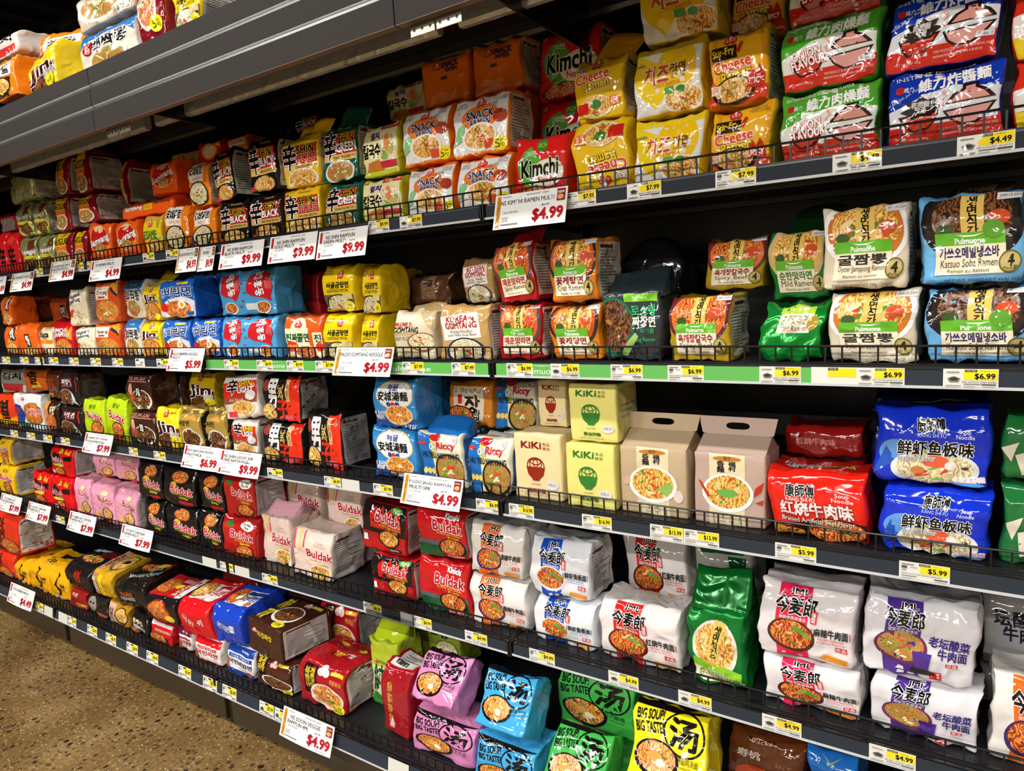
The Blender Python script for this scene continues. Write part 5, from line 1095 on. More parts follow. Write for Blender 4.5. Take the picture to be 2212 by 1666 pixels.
TAG_SRC = '''1|74.0 0|y|$5.99||-2.3834 -2.3051|yellow and white tag reading $5.99 under the olive green foil pack top shelf
1|161.0 0|y|$5.49||-2.0250 -1.9529|yellow and white tag reading $5.49 under the orange pack with red oval top shelf
1|188.0 0|i|$5.49||-1.9232 -1.8757|picture yellow tag reading $5.49 under the orange pack with red oval top shelf
1|308.0 0|i|$5.99||-1.5166 -1.4401|picture yellow tag reading $5.99 under the orange pack with white panel top shelf
1|358.0 0|i|$5.99||-1.3663 -1.2891|picture yellow tag reading $5.99 under the orange pack with white panel, next one
1|796.0 1|y|$9.99|NS KALGUKSU ANCHOVY MULTI|-0.3796 -0.3045|yellow and white tag reading $9.99 under the lime cream pack with shrimp top shelf
1|863.0 1|i|$7.99|OTG SNACK RAMEN MULTI|-0.2665 -0.1901|picture yellow tag reading $7.99 under the white pack with orange edges top shelf
1|1224.0 1|y|$7.99|OTG CHEESE RAMEN MULTI|0.2328 0.3048|yellow and white tag reading $7.99 under the yellow cheese pack top shelf
1|1354.0 1|i|$7.99|PALDO CHEESE RAMYUN|0.3773 0.4531|picture yellow tag reading $7.99 under the white yellow cheese pack top shelf
1|1545.0 1|y|$7.99|OTG STIR FRY SPICY CHEESE RAMEN MULTI|0.5644 0.6420|yellow and white tag reading $7.99 under the orange yellow stir fry pack top shelf
1|1798.0 1|i|$4.49|WEI LIH NOODLE - ONION FLAVOR|0.7749 0.8534|picture yellow tag reading $4.49 under the green white red pack top shelf
1|2067.0 1|i|$4.49|WEI LIH NOODLE - JAH JAM FLA|0.9624 1.0398|picture yellow tag reading $4.49 under the blue white red pack top shelf
2|4.0 0|y|$5.49||-2.8529 -2.7664|yellow and white tag reading $5.49 under the orange pack with small seal second shelf
2|43.0 0|y|$5.99||-2.6580 -2.5722|yellow and white tag reading $5.99 under the cream pack with orange frill second shelf
2|75.0 0|y|$5.99||-2.5073 -2.4215|yellow and white tag reading $5.99 under the cream pack with orange frill, next one
2|105.0 0|y|$5.99||-2.3730 -2.2870|yellow and white tag reading $5.99 under the red flaming pack with white lettering
2|149.0 0|y|$6.99||-2.1872 -2.1069|yellow and white tag reading $6.99 under the cream pack with tilted white label
2|195.0 0|y|$6.99||-2.0060 -1.9237|yellow and white tag reading $6.99 under the orange pack with square white label
2|242.0 0|y|$6.49||-1.8333 -1.7529|yellow and white tag reading $6.49 under the blue cream pack with black lettering
2|292.0 0|w|$6.99||-1.6618 -1.5966|plain white tag under the yellow pack with red seafood bowl second shelf
2|338.0 0|i|$6.49||-1.5143 -1.4349|picture yellow tag reading $6.49 under the royal blue pack with noodle egg second shelf
2|484.0 0|y|$7.99|NS BAEHONGDONG|-1.1011 -1.0227|yellow and white tag reading $7.99 under the sky blue crinkled pack second shelf
2|554.0 0|y|$8.99|NS BIBIM MULTI|-0.9281 -0.8491|yellow and white tag reading $8.99 under the orange pack with cream shield second shelf
2|619.0 0|y|$9.99|OTG REAL JJOLMYUN MULTI|-0.7797 -0.7021|yellow and white tag reading $9.99 under the orange pack with cream shield second shelf
2|681.0 1|y|$7.99|OTG GOMTANG MYON|-0.6479 -0.5656|yellow and white tag reading $7.99 under the yellow pack with grey bowl second shelf
2|869.0 1|y|$7.99|PALDO PREMIUM GOMTANG 4PK|-0.2980 -0.2221|yellow and white tag reading $7.99 under the cream premium style bag second shelf
2|975.0 1|y|$7.49|SY KOREAN GOMTANG MULTI|-0.1280 -0.0521|yellow and white tag reading $7.49 under the gold pack with red white label
2|1094.0 1|y|$6.99|PMO SPICY RAMEN|0.0438 0.1184|yellow and white tag reading $6.99 under the crimson pack with metal bowl second shelf
2|1189.0 1|i|$6.99|PMO CRAB RAMEN|0.1683 0.2443|picture yellow tag reading $6.99 under the orange pack with dark bowl rim second shelf
2|1319.0 1|y|$6.99|PMO JJAJANG RAMEN|0.3232 0.3990|yellow and white tag reading $6.99 under the black green pack with folded top
2|1442.0 1|y|$6.99|PMO SPICY BEEF FLAVORED RAMEN NOODLE|0.4555 0.5330|yellow and white tag reading $6.99 under the maroon gold pack with dark bowl
2|1640.0 1|i|$6.99|PMO MILD RAMEN|0.6439 0.7210|picture yellow tag reading $6.99 under the green foil bag folded forward second shelf
2|1752.0 1|n|||0.7391 0.8165|priceless white tag with yellow block under the cream pack with white bowl second shelf
2|1850.0 1|i|$6.99|PMO OYSTER JJAMPPONG RAM|0.8165 0.8934|picture yellow tag reading $6.99 under the cream pack with white bowl second shelf
2|2037.0 1|i|$6.99|PMO KATSUO SOBA RAMEN|0.9511 1.0295|picture yellow tag reading $6.99 under the light blue pack with black bowl second shelf
3|22.0 0|y|$5.99||-2.8904 -2.8084|yellow and white tag reading $5.99 under the white blue pack with noodle bowl
3|57.0 0|y|$5.49||-2.7139 -2.6270|yellow and white tag reading $5.49 under the orange brown narrow pack third shelf
3|93.0 0|y|$5.99||-2.5426 -2.4562|yellow and white tag reading $5.99 under the orange brown narrow pack third shelf
3|131.0 0|y|$6.99||-2.3724 -2.2909|yellow and white tag reading $6.99 under the black pack with maroon square third shelf
3|278.0 0|y|$5.99||-1.7990 -1.7334|yellow and white tag reading $5.99 under the dark brown pack with white bowl
3|332.0 0|y|$6.99||-1.6169 -1.5370|yellow and white tag reading $6.99 under the yellow brown pack with big lettering
3|577.0 0|i|$8.99||-0.9339 -0.8564|picture yellow tag reading $8.99 under the black red pack with brush lettering third shelf
3|700.0 1|y|$6.99|NS ANSUNG NOODLE|-0.6592 -0.5856|yellow and white tag reading $6.99 under the black red pack with brush lettering
3|738.0 1|b|||-0.5816 -0.5070|blank white tag under the blue pack with white oval third shelf
3|806.0 1|y|$7.99|NS ANSUNGTANGMYUN SEAFOOD|-0.4502 -0.3736|yellow and white tag reading $7.99 under the blue pack with white oval third shelf
3|1028.0 1|y|$6.99|VL PHO NOODLE |-0.0784 -0.0021|yellow and white tag reading $6.99 under the white pack with blue edge third shelf
3|1099.0 1|y|$16.99|KIKI SICHUAN PEPPER NOODLES|0.0250 0.0994|yellow and white tag reading $16.99 under the beige paper noodle packet third shelf
3|1257.0 1|y|$16.99|KIKI AROMATIC SCALLION NOODLES|0.2332 0.3100|yellow and white tag reading $16.99 under the pale yellow paper noodle packet third shelf
3|1404.0 1|y|$15.99|FCV DRIED NOODLES GARLIC SESAME SAUCE|0.4038 0.4804|yellow and white tag reading $15.99 under the kraft paper bag with garlic third shelf
3|1477.0 1|y|$15.99|FCV NDL SPICY SICHUAN PEPPERCORN|0.4814 0.5578|yellow and white tag reading $15.99 under the mauve paper bag with chilies third shelf
3|1674.0 1|y|$5.99|KANG SHI FU SOUP NOODLE (BRAISED ARTIFIC|0.6709 0.7481|yellow and white tag reading $5.99 under the glossy red pack with beef bowl
3|1942.0 1|y|$5.99|KANG SHI FU SOUP NOODLE (SEAFOOD)|0.8898 0.9691|yellow and white tag reading $5.99 under the glossy blue pack with seafood bowl
4|121.0 0|y|$8.99||-2.5362 -2.4415|yellow and white tag reading $8.99 under the red doubled spicy pack fourth shelf
4|437.0 0|b|||-1.3760 -1.2894|blank white tag under the black spicy pack fourth shelf
4|475.0 0|y|$8.99||-1.2669 -1.1897|yellow and white tag reading $8.99 under the red pack with white speech cloud
4|507.0 0|b|||-1.1789 -1.0968|blank white tag under the red pack with white speech cloud fourth shelf
4|566.0 0|y|$8.99|SY BULDAK CARBO CREAM|-1.0252 -0.9438|yellow and white tag reading $8.99 under the pale pink cream pack fourth shelf
4|785.0 1|y|$8.99|SY HOT CHICKEN STEW|-0.5368 -0.4611|yellow and white tag reading $8.99 under the red black flaming pack fourth shelf
4|865.0 1|b|||-0.3848 -0.3380|blank white tag under the red green pack with noodle bowl fourth shelf
4|893.0 1|y|$8.99|SY HOT CHICKEN KIMCHI|-0.3344 -0.2665|yellow and white tag reading $8.99 under the red green pack with noodle bowl
4|1004.0 1|i|$4.99|JML SPICY BEEF|-0.1476 -0.0727|picture yellow tag reading $4.99 under the white orange pack fourth shelf
4|1143.0 1|y|$4.99|JML INSTANT NOODLE (SEAFOOD)|0.0608 0.1364|yellow and white tag reading $4.99 under the white blue pack fourth shelf
4|1314.0 1|i|$4.99|JML STEW BEEF INSTANT NOODLE|0.2849 0.3621|picture yellow tag reading $4.99 under the white red pack with beef bowl fourth shelf
4|1465.0 1|i|$4.99|JML STEW PORK INSTANT NOODLE|0.4584 0.5343|picture yellow tag reading $4.99 under the green foil pack with slanted label fourth shelf
4|1646.0 1|i|$4.99|JML SPICY HOT BEEF INSTANT|0.6417 0.7199|picture yellow tag reading $4.99 under the white pink pack fourth shelf
4|1877.0 1|i|$4.99|JML BEEF - PICKLED CABBAGE|0.8438 0.9228|picture yellow tag reading $4.99 under the white purple pack fourth shelf
5|75.0 0|y|$4.49||-2.6306 -2.5456|yellow and white tag reading $4.49 under the amber yellow pack with black brushmark
5|95.0 0|b|||-2.5364 -2.4541|blank white tag under the amber yellow pack with black brushmark bottom shelf
5|126.0 0|b|||-2.3961 -2.3135|blank white tag under the dark red pack with pale lettering bottom shelf
5|146.0 0|y|$5.99||-2.3092 -2.2333|yellow and white tag reading $5.99 under the dark red pack with pale lettering
5|188.0 0|y|$5.99||-2.1352 -2.0522|yellow and white tag reading $5.99 under the black pack with grey tiger print
5|228.0 0|y|$5.99||-1.9793 -1.8973|yellow and white tag reading $5.99 under the gold pack with noodle photo bottom shelf
5|273.0 0|y|$6.99||-1.8144 -1.7306|yellow and white tag reading $6.99 under the black volcano pack bottom shelf
5|316.0 0|y|$6.99||-1.6663 -1.5841|yellow and white tag reading $6.99 under the red pack with white rim bottom shelf
5|385.0 0|y|$5.49||-1.4459 -1.3650|yellow and white tag reading $5.49 under the red white pack bottom shelf
5|438.0 0|y|$5.49||-1.2897 -1.2058|yellow and white tag reading $5.49 under the red white pack, next one bottom shelf
5|480.0 0|y|$5.49||-1.1731 -1.0934|yellow and white tag reading $5.49 under the blue white pack bottom shelf
5|560.0 0|i|$7.99||-0.9669 -0.8921|picture yellow tag reading $7.99 under the brown pack with white bowl photo bottom shelf
5|593.0 0|i|$7.99||-0.8873 -0.8199|picture yellow tag reading $7.99 under the brown pack with white bowl photo, next one
5|838.0 1|b|||-0.3793 -0.3010|blank white tag under the cherry red pack with white top panel bottom shelf'''
SIGN_SRC = '''1|-2.7311 -2.6438 1.6046 0.082 0.279|$4.99|r|RAMYUN|red edged sale sign reading $4.99 under the bright red pack with brush letter
1|-2.5817 -2.3662 1.6085 0.082 0.279|$4.99|o|NS CHAPAGETTI MULTI|orange edged white sale sign reading $4.99 under the olive green foil pack top shelf
1|-2.2006 -1.9906 1.6327 0.082 0.279|$4.99|o|NS NEOGURI SPICY SEAFOOD MULTI|orange edged sale sign reading $4.99 under the dark red pack with yellow corner
1|-1.8690 -1.6417 1.6158 0.082 0.279|$4.99|r|SY RAMEN MULTI|red edged sale sign reading $4.99 under the orange pack with red oval top shelf
1|-1.2760 -1.1557 1.6131 0.082 0.279|$4.99|o|NS ANSUNGTANG MULTI|orange edged sale sign reading $4.99 under the orange pack with white panel top shelf
1|-1.1496 -1.0633 1.6099 0.082 0.279|$4.99|o|MEN RAMEN|orange edged sale sign reading $4.99 under the black pack with red band top shelf
1|-1.0313 -0.8137 1.6087 0.082 0.279|$9.99|r|NS SHIN RAMYUN BLACK MULTI|red edged sale sign reading $9.99 under the black pack with red band top shelf
1|-0.7841 -0.5741 1.6105 0.082 0.279|$9.99|r|NS SHIN RAMYUN GOLD MULTI|red edged sale sign reading $9.99 under the yellow pack with red band top shelf
1|-0.5683 -0.3739 1.6070 0.082 0.279|$9.99|r|NS SHIN RAMYUN GREEN MULTI|red edged sale sign reading $9.99 under the dark green pack with red band
1|0.0481 0.2414 1.6320 0.082 0.279|$4.99|o|NS KIMCHI RAMEN MULTI|orange edged sale sign reading $4.99 under the red pack with green leaf top shelf
2|-1.3983 -1.1894 1.2781 0.082 0.349|$5.99|r|PALDO BIBIMMEN NOODLE MULTI|red edged sale sign reading $5.99 under the royal blue pack with noodle egg
2|-0.5401 -0.3152 1.2797 0.082 0.349|$4.99|o|PALDO GOMTANG NOODLE|orange edged sale sign reading $4.99 under the yellow pack with grey bowl second shelf
3|-2.1147 -1.8897 0.9262 0.082 0.349|$7.99|r|SY JJAJANG HOT CHICKEN FLAVOR RAMEN MULTI|red edged sale sign reading $7.99 under the lime green chicken style pack third shelf
3|-1.3827 -1.1658 0.9317 0.082 0.349|$6.99|r|PALDO JJANG JANG NOODLE MULTI PACK|red edged white sale sign reading $6.99 under the gold black pack third shelf
3|-1.1646 -0.9408 0.9305 0.082 0.349|$9.99|r|NS SHIN LIGHT AIR DRIED RAMYUN MULTI|red edged sale sign reading $9.99 under the white red air dried pack third shelf
3|-0.3158 -0.1092 0.9308 0.082 0.349|$4.99|o|PALDO JANG RAMYUN MULTI 5PK|orange edged sale sign reading $4.99 under the white pack with blue edge third shelf
4|-3.0891 -2.8551 0.5494 0.082 0.349|$7.99|r|SY CHEESE HOT CHICKEN RAMEN|red edged white sale sign reading $7.99 under the red doubled spicy pack fourth shelf
4|-2.7815 -2.5549 0.5439 0.082 0.349|$7.99|r|SY 2X HOT CHICKEN RAMEN MULTI|red edged white sale sign reading $7.99 under the red doubled spicy pack, second one
4|-2.3654 -2.1314 0.5519 0.082 0.349|$7.99|r|SY CARBO HOT CHICKEN RAMEN MULTI|red edged white sale sign reading $7.99 under the pink creamy pack fourth shelf
4|-1.9143 -1.6813 0.5566 0.082 0.349|$7.99|r|SY HOT CHICKEN RAMEN MULTI|red edged white sale sign reading $7.99 under the black spicy pack fourth shelf
5|-2.8523 -2.5958 0.1562 0.088 0.349|$4.49|r|OTG RAMEN MULTI|red edged sale sign reading $4.49 under the amber yellow pack with black brushmark
5|-0.8283 -0.5920 0.1305 0.088 0.349|$4.99|o|NS SOON VEGGIE RAMYUN 4PK|orange edged sale sign reading $4.99 under the cherry red pack with seafood bowl'''
STRIP_END = 0.7389
HOLD = (-0.5261, -0.3287)
# ------------------------------------------------------------ the setting
S4 = 1.2192
LIP = {1: 1.6613, 2: 1.2815, 3: 0.9271, 4: 0.5480, 5: 0.1429}
CH = {1: .034, 2: .034, 3: .034, 4: .034, 5: .046}
DECK = {k: LIP[k] + (.036 if k < 5 else .05) for k in LIP}
FRONT = {1: 0., 2: 0., 3: 0., 4: 0., 5: -.1018}
BACK = .50
SECT = [(-4 * S4, -3 * S4), (-3 * S4, -2 * S4), (-2 * S4, -S4), (-S4, 0), (0, S4)]
SHELFNAME = {0: 'on top of the canopy', 1: 'on the top shelf', 2: 'on the second shelf', 3: 'on the third shelf', 4: 'on the fourth shelf', 5: 'on the bottom shelf'}
LEVEL = {1: 'top', 2: 'second', 3: 'third', 4: 'fourth', 5: 'bottom'}
BAY = ['fifth', 'fourth', 'third', 'second', 'first']

m = Mb()
m.box(-13, -9.5, -.06, 4.5, 5.0, 0.0, floor_material())
o = m.build('floor')
o['kind'] = 'structure'
m = Mb()
dark = M('1c1c20', 'paint')
m.box(-13, -9.5, 4.3, 4.5, 5.0, 4.4, dark)
for k in range(44):
    m.box(-13 + .4 * k, -9.5, 4.24, -12.86 + .4 * k, 5.0, 4.3, dark)
o = m.build('ceiling')
o['kind'] = 'structure'
for k in range(5):
    m = Mb()
    jm = M('2e2e34', 'paint')
    y = -2.4 + 1.5 * k
    m.box(-13, y, 4.16, 4.5, y + .05, 4.2, jm)
    m.box(-13, y, 3.82, 4.5, y + .05, 3.86, jm)
    for q in range(43):
        x = -13 + .4 * q
        m.poly([(x, y, 3.84), (x + .03, y, 3.84), (x + .23, y, 4.18), (x + .2, y, 4.18), (x, y + .04, 3.84), (x + .03, y + .04, 3.84), (x + .23, y + .04, 4.18), (x + .2, y + .04, 4.18)],
               [(0, 1, 2, 3), (4, 7, 6, 5), (0, 3, 7, 4), (1, 5, 6, 2), (0, 4, 5, 1), (3, 2, 6, 7)], jm)
        m.poly([(x + .4, y, 3.84), (x + .37, y, 3.84), (x + .2, y, 4.18), (x + .23, y, 4.18), (x + .4, y + .04, 3.84), (x + .37, y + .04, 3.84), (x + .2, y + .04, 4.18), (x + .23, y + .04, 4.18)],
               [(0, 1, 2, 3), (4, 7, 6, 5), (0, 3, 7, 4), (1, 5, 6, 2), (0, 4, 5, 1), (3, 2, 6, 7)], jm)
    o = m.build('ceiling_beam')
    o['kind'] = 'structure'
for nm, b in (('wall_left', (-13.1, -9.5, 0, -13, 5, 4.4)), ('wall_back', (-13, 5, 0, 4.5, 5.1, 4.4)), ('wall_front', (-13, -9.6, 0, 4.5, -9.5, 4.4)), ('wall_right', (4.5, -9.5, 0, 4.6, 5, 4.4))):
    m = Mb()
    m.box(*b, M('8a8478', 'paint'))
    o = m.build(nm)
    o['kind'] = 'structure'

# ------------------------------------------------------------ shelving
steel = M('15151a', 'paint')
black = M('0d0d0f', 'gloss')
insert = M('2b3139', 'matte')
silver = M('c4c8cc', 'gloss')


def lattice(xs, zs, y0, y1, mat, parent):
    """one welded wire grating: uprights between a bottom and a top wire"""
    nx, nz = len(xs) - 1, len(zs) - 1
    solid = lambda i, k: 0 <= i < nx and 0 <= k < nz and (i % 2 == 0 or k != 1)
    V, F, ix = [], [], {}

    def v(i, k, s):
        if (i, k, s) not in ix:
            ix[(i, k, s)] = len(V)
            V.append((xs[i], (y0, y1)[s], zs[k]))
        return ix[(i, k, s)]
    for i in range(nx):
        for k in range(nz):
            if solid(i, k):
                F.append((v(i, k, 0), v(i + 1, k, 0), v(i + 1, k + 1, 0), v(i, k + 1, 0)))
                F.append((v(i, k, 1), v(i, k + 1, 1), v(i + 1, k + 1, 1), v(i + 1, k, 1)))
                for di, dk, a, b in ((-1, 0, (i, k), (i, k + 1)), (1, 0, (i + 1, k + 1), (i + 1, k)), (0, -1, (i + 1, k), (i, k)), (0, 1, (i, k + 1), (i + 1, k + 1))):
                    if not solid(i + di, k + dk):
                        F.append((v(*a, 0), v(*b, 0), v(*b, 1), v(*a, 1)))
    ob('wire_lattice', to_mesh('wire_lattice', V, F, [mat], None, False), parent)


for bi, (xa, xb) in enumerate(SECT):
    w = xb - xa
    bay = BAY[bi] + ' bay'
    m = Mb()
    m.box(xa + .001, BACK, .02, xb - .001, BACK + .025, 2.3, M('141417', 'paint'))
    tag(m.build('back_panel'), 'dark steel back panel behind the packs of the %s from the frame edge' % bay, 'shelving panel', 'back panels of the shelving')
    m = Mb()
    m.box(xa - .015, BACK - .04, 0, xa + .015, BACK - .001, 2.2, steel)
    tag(m.build('shelf_upright'), 'dark slotted steel upright at the back of the %s' % bay, 'shelf post', 'uprights of the shelving')
    # kick plate
    m = Mb()
    m.box(xa + .022, -.078, .012, xb - .02, -.06, .122, M('3a3022', 'paint'))
    tag(m.build('kick_plate'), 'dark kick plate between bottom shelf and floor, %s' % bay, 'kick plate', 'kick plates below the bottom shelf')
    m = Mb()
    m.box(xa - .014, -.07, 0, xa + .016, .44, .11, black)
    tag(m.build('base_foot'), 'black base foot beside the kick plate of the %s' % bay, 'shelf foot', 'base feet of the shelving')
    for k in range(1, 6):
        F, L, D = FRONT[k], LIP[k], DECK[k]
        r = empty('shelf', (xa, F, L))
        tag(r, 'dark steel %s shelf of the %s with grey price rail' % (LEVEL[k], bay), 'shelf', 'shelves of the long shelving run')
        m = Mb()
        m.box(.002, .0, D - L - .028, w - .002, BACK - F - .001, D - L, steel)
        m.box(.01, .03, -.004, w - .01, .05, D - L - .028, steel)
        m.box(.01, .34, -.004, w - .01, .36, D - L - .028, steel)
        m.build('deck', r)
        m = Mb()
        c = CH[k]
        t = .006 if k == 5 else 0.0
        m.prism_x([(-.012 - t, .004), (-.010, c), (-.002, c), (-.002, .0), (-.010, .0)], .006, w - .006, black)
        m.build('price_rail', r)
        m = Mb()
        m.prism_x([(-.0145 - t, .005), (-.0125, c - .003), (-.0110, c - .003), (-.0125 - t, .005)], .011, w - .011, insert)
        m.build('rail_insert', r)
        m = Mb()
        m.prism_x([(-.016 - t, .0), (-.016 - t, .005), (-.004, .005), (-.004, .0)], .007, w - .007, silver)
        m.build('rail_lip', r)
        for s in (0, 1):
            m = Mb()
            x = .001 if s == 0 else w - .0065
            m.box(x, -.019, -.004, x + .0055, .0, c + .004, black, .002)
            m.build('end_cap', r)
        m = Mb()
        m.prism_x([(.02, D - L - .028), (BACK - F - .05, D - L - .028), (BACK - F - .05, -.02), (BACK - F - .2, -.012), (.02, -.004)], .012, .016, steel)
        m.build('bracket', r)
        # wire fence along the front edge
        f = empty('wire_fence', (xa, F + .006, D))
        tag(f, 'black wire fence along the %s shelf of the %s' % (LEVEL[k], bay), 'shelf fence', 'wire fences along the shelves')
        top = L + .072 - D if k < 5 else L + .082 - D
        R = .008
        m = Mb()
        pts = [(.012, 0, .0), (.012, 0, top - R)] + [(.012 + R - R * math.cos(q * .4), 0, top - R + R * math.sin(q * .4)) for q in range(1, 4)] + [(.012 + R, 0, top)]
        m.tube(pts + [(w - x, y, z) for x, y, z in pts[::-1]], .0023, black, 8)
        m.build('rail', f, True)
        lattice([.012, .0132] + [q for k2 in range(1, 40) for q in (.012 + (w - .024) * k2 / 40 - .0016, .012 + (w - .024) * k2 / 40 + .0016)] + [w - .0132, w - .012], [0, .004, top - .0014, top], 0., .003, black, f)
# green printed strips on the second rail
GREEN = '5cae52'
# ------------------------------------------------------------ canopy above the top shelf
CYF, CB, CT = -.2743, 2.0359, 2.2134
wood = M('2a2725', 'paint')
for bi, (xa, xb) in enumerate(SECT):
    bay = BAY[bi] + ' bay'
    r = empty('canopy_fascia', (xa, CYF, CB))
    tag(r, 'charcoal canopy fascia board with two silver grooves above the %s' % bay, 'canopy', 'fascia boards of the canopy')
    w = xb - xa
    H = CT - CB
    g1, g2 = H * (1 - .295), H * (1 - .64)
    m = Mb()
    board = M('2a2726', 'matte')
    zs = [0.0, g2 - .006, g2 + .006, g1 - .006, g1 + .006, H]
    for a, b2 in ((0, 1), (2, 3), (4, 5)):
        m.box(.0018, .0, zs[a], w - .0018, .019, zs[b2], board)
    m.box(.0018, .008, 0, w - .0018, .019, H, board)
    m.build('board', r)
    for g in (g1, g2):
        m = Mb()
        m.prism_x([(.001, g - .006), (.007, g - .003), (.007, g + .003), (.001, g + .006), (.009, g + .006), (.009, g - .006)], .002, w - .002, M('aeb0b0', 'metal'))
        m.build('silver_groove', r)
    m = Mb()
    m.box(.0018, -.0004, -.0012, w - .0018, .0194, .0, M('5a4028', 'paint'))
    m.build('edge_band', r)
    d = Mb()
    d.box(xa, CYF + .02, 2.165, xb, BACK, 2.18, steel)
    tag(d.build('canopy_deck'), 'dark canopy deck above the top shelf of the %s' % bay, 'canopy', 'decks of the canopy')
    for nm, y, z, rr, mm, lb in (('canopy_rail', -.09, 2.078, .012, 'n', 'grey speckled rail under the canopy of the %s'), ('canopy_rib', .215, 2.14, .014, 's', 'dark rib under the canopy behind the speckled rail, %s')):
        m = Mb()
        mat = M('b4b8bc', 'foil') if mm == 'n' else M('26262a', 'gloss')
        m.prism_x([(y - rr, 2.164), (y - rr, z), (y - rr * .6, z - rr * .7), (y + rr * .6, z - rr * .7), (y + rr, z), (y + rr, 2.164)], xa + .03 if mm == 'n' else xa, xb - .03 if mm == 'n' else xb, mat)
        tag(m.build(nm), lb % bay, 'rail', nm.replace('_', ' ') + 's')
    m = Mb()
    x = xa + .19
    m.prism_x([(CYF + .02, 2.06), (CYF + .02, 2.164), (BACK - .02, 2.164), (BACK - .02, 2.04)], x, x + .006, black)
    tag(m.build('canopy_bracket'), 'black bracket arm under the canopy of the %s' % bay, 'bracket', 'bracket arms under the canopy')
    for q in range(2):
        p = empty('joint_plate', (xa + .02 + q * .068, CYF + .024, CB - .022))
        tag(p, 'perforated metal joint plate under the fascia, %s of the pair, %s' % (('first', 'second')[q], bay), 'metal plate', 'joint plates under the canopy fascia')
        m = Mb()
        m.box(0, 0, 0, .063, .0025, .03, M('b8b2a4', 'metal'))
        m.build('plate', p)
        for h in range(3):
            m = Mb()
            m.tube([(.01 + .021 * h, -.0006, .011), (.01 + .021 * h, .003, .011)], .0032, black, 12)
            m.build('screw_hole', p)

# ------------------------------------------------------------ noodle packs
TYPES = {}  # jjba puld nvbk: lettering dimmed in its colour to imitate back-row shade
for l in T_SRC.strip().split('\n'):
    a = l.split(';')
    TYPES[a[0]] = a[1:4] + [a[4] if len(a) > 4 else '', a[5] if len(a) > 5 else '']
ROWS = [l.split('|') for l in P_SRC.strip().split('\n')]
TAGS = [l.split('|') for l in TAG_SRC.strip().split('\n')]
SIGNS = [l.split('|') for l in SIGN_SRC.strip().split('\n')]

CMDS = {}
need = set()
for t, (desc, body, kind, art, top) in TYPES.items():
    CMDS[t] = (expand(art, body), expand(top, body))
    for c in CMDS[t][0] + CMDS[t][1]:
        if c[0] in 'tT':
            need.add(parse_text(c)[-1])


def tag_art(kind, price, name, near):
    body = []
    if kind == 'b':
        return body
    if kind == 'w':
        return ['r .1 .7 .4 .92 555', 't .7 .5 .3 .3 222 ' + price, 'r .1 .2 .8 .3 777']
    if kind == 'n':
        return ['r .38 .45 .99 .95 f0d81c', 'r .38 .82 .6 .97 222', 't .49 .895 .18 .09 e8e8e0 YOU PAY']
    x0 = .36 if kind == 'y' else .36
    body = ['r %g .42 .985 .97 f2da20' % (.42 if kind == 'y' else .38), 'T .76 .6 .36 .32 222 ' + price]
    body += ['r .4 .84 .62 .97 222'] + (['t .51 .905 .19 .09 e8e8e0 YOU PAY', 't .76 .9 .16 .06 554 16.30 oz'] if near else [])
    if kind == 'i':
        body += ['p 777 .08,.5 .2,.62 .32,.5 .28,.3 .12,.3', 'e .2 .46 .08 .09 333', 'r .06 .8 .3 .86 888', 'r .05 .1 .33 .14 888', 'r .05 .04 .3 .07 999']
    else:
        body += ['r .05 .84 .3 .9 777', 'r .05 .62 .16 .78 555', 'r .05 .5 .14 .56 888', 'r .22 .7 .36 .74 888']
    if name:
        body += ['t .66 .31 .62 .1 222 ' + name] if kind == 'i' else ['t .45 .32 .8 .1 222 ' + name]
    else:
        body += ['r .05 .28 .7 .34 666']
    x = .38 if kind == 'i' else .05
    body += ['r %g .17 %g .22 777' % (x, x + .3), 'r .7 .15 .96 .22 444', 'r %g .06 %g .09 999' % (x, x + .2), 'r .72 .06 .94 .08 888']
    return body


def sign_art(price, kind, name):
    c = 'd8962c' if kind == 'o' else 'b8242c'
    w = name.split()
    n = len(w) // 2 + 1 if len(name) > 22 else len(w)
    l1, l2 = ' '.join(w[:n]), ' '.join(w[n:])
    A = ['r .03 .05 .085 .96 ' + c] if kind == 'o' else ['r .04 .56 .085 .95 ' + c, 'r .04 .05 .085 .24 ' + c, 'o .062 .36 .02 .05 .006 999']
    if kind == 'o':
        A += ['t@90 .058 .5 .8 .038 5a3410 WEEKLY SPECIALS']
    A += ['t .46 .75 %g .13 333 %s' % (min(.74, .042 * len(l1)), l1), 't .6 .92 .3 .05 444 Sale Period 6/16/23 - 6/22/23', 't .17 .92 .12 .04 666 NONGSHIM']
    if l2:
        A += ['t %g .59 %g .12 333 %s' % (.12 + min(.6, .042 * len(l2)) / 2, min(.6, .042 * len(l2)), l2)]
    A += ['t .24 .46 .2 .06 555 농심 라면 멀티', 't .72 .56 .1 .06 333 $6.99', 'T .76 .29 .4 .36 b8202a ' + price, 't .86 .07 .12 .04 666 16.93 OZ',
          'r .11 .2 .22 .21 888', 'r .11 .31 .22 .32 888', 't .165 .26 .08 .06 444 23.72', 'r .11 .1 .36 .13 777']
    if kind == 'o':
        A += ['r .87 .62 .975 .95 8a2a24', 'e .92 .72 .04 .07 d8a860', 't .922 .86 .08 .06 eee ' + (w[1] if len(w) > 1 else 'N')]
    return A


TAG_ART = [tag_art(r[2], r[3], r[4], float(r[1].split()[1]) > .04) for r in TAGS]
SIGN_ART = [sign_art(r[2], r[3], r[4]) for r in SIGNS]
for A in TAG_ART + SIGN_ART:
    for c in A:
        if c[0] in 'tT':
            need.add(parse_text(c)[-1])
need |= {'Pulmuone', 'Nutrition Facts'}
glyph_request(sorted(need))

BAKED = {}


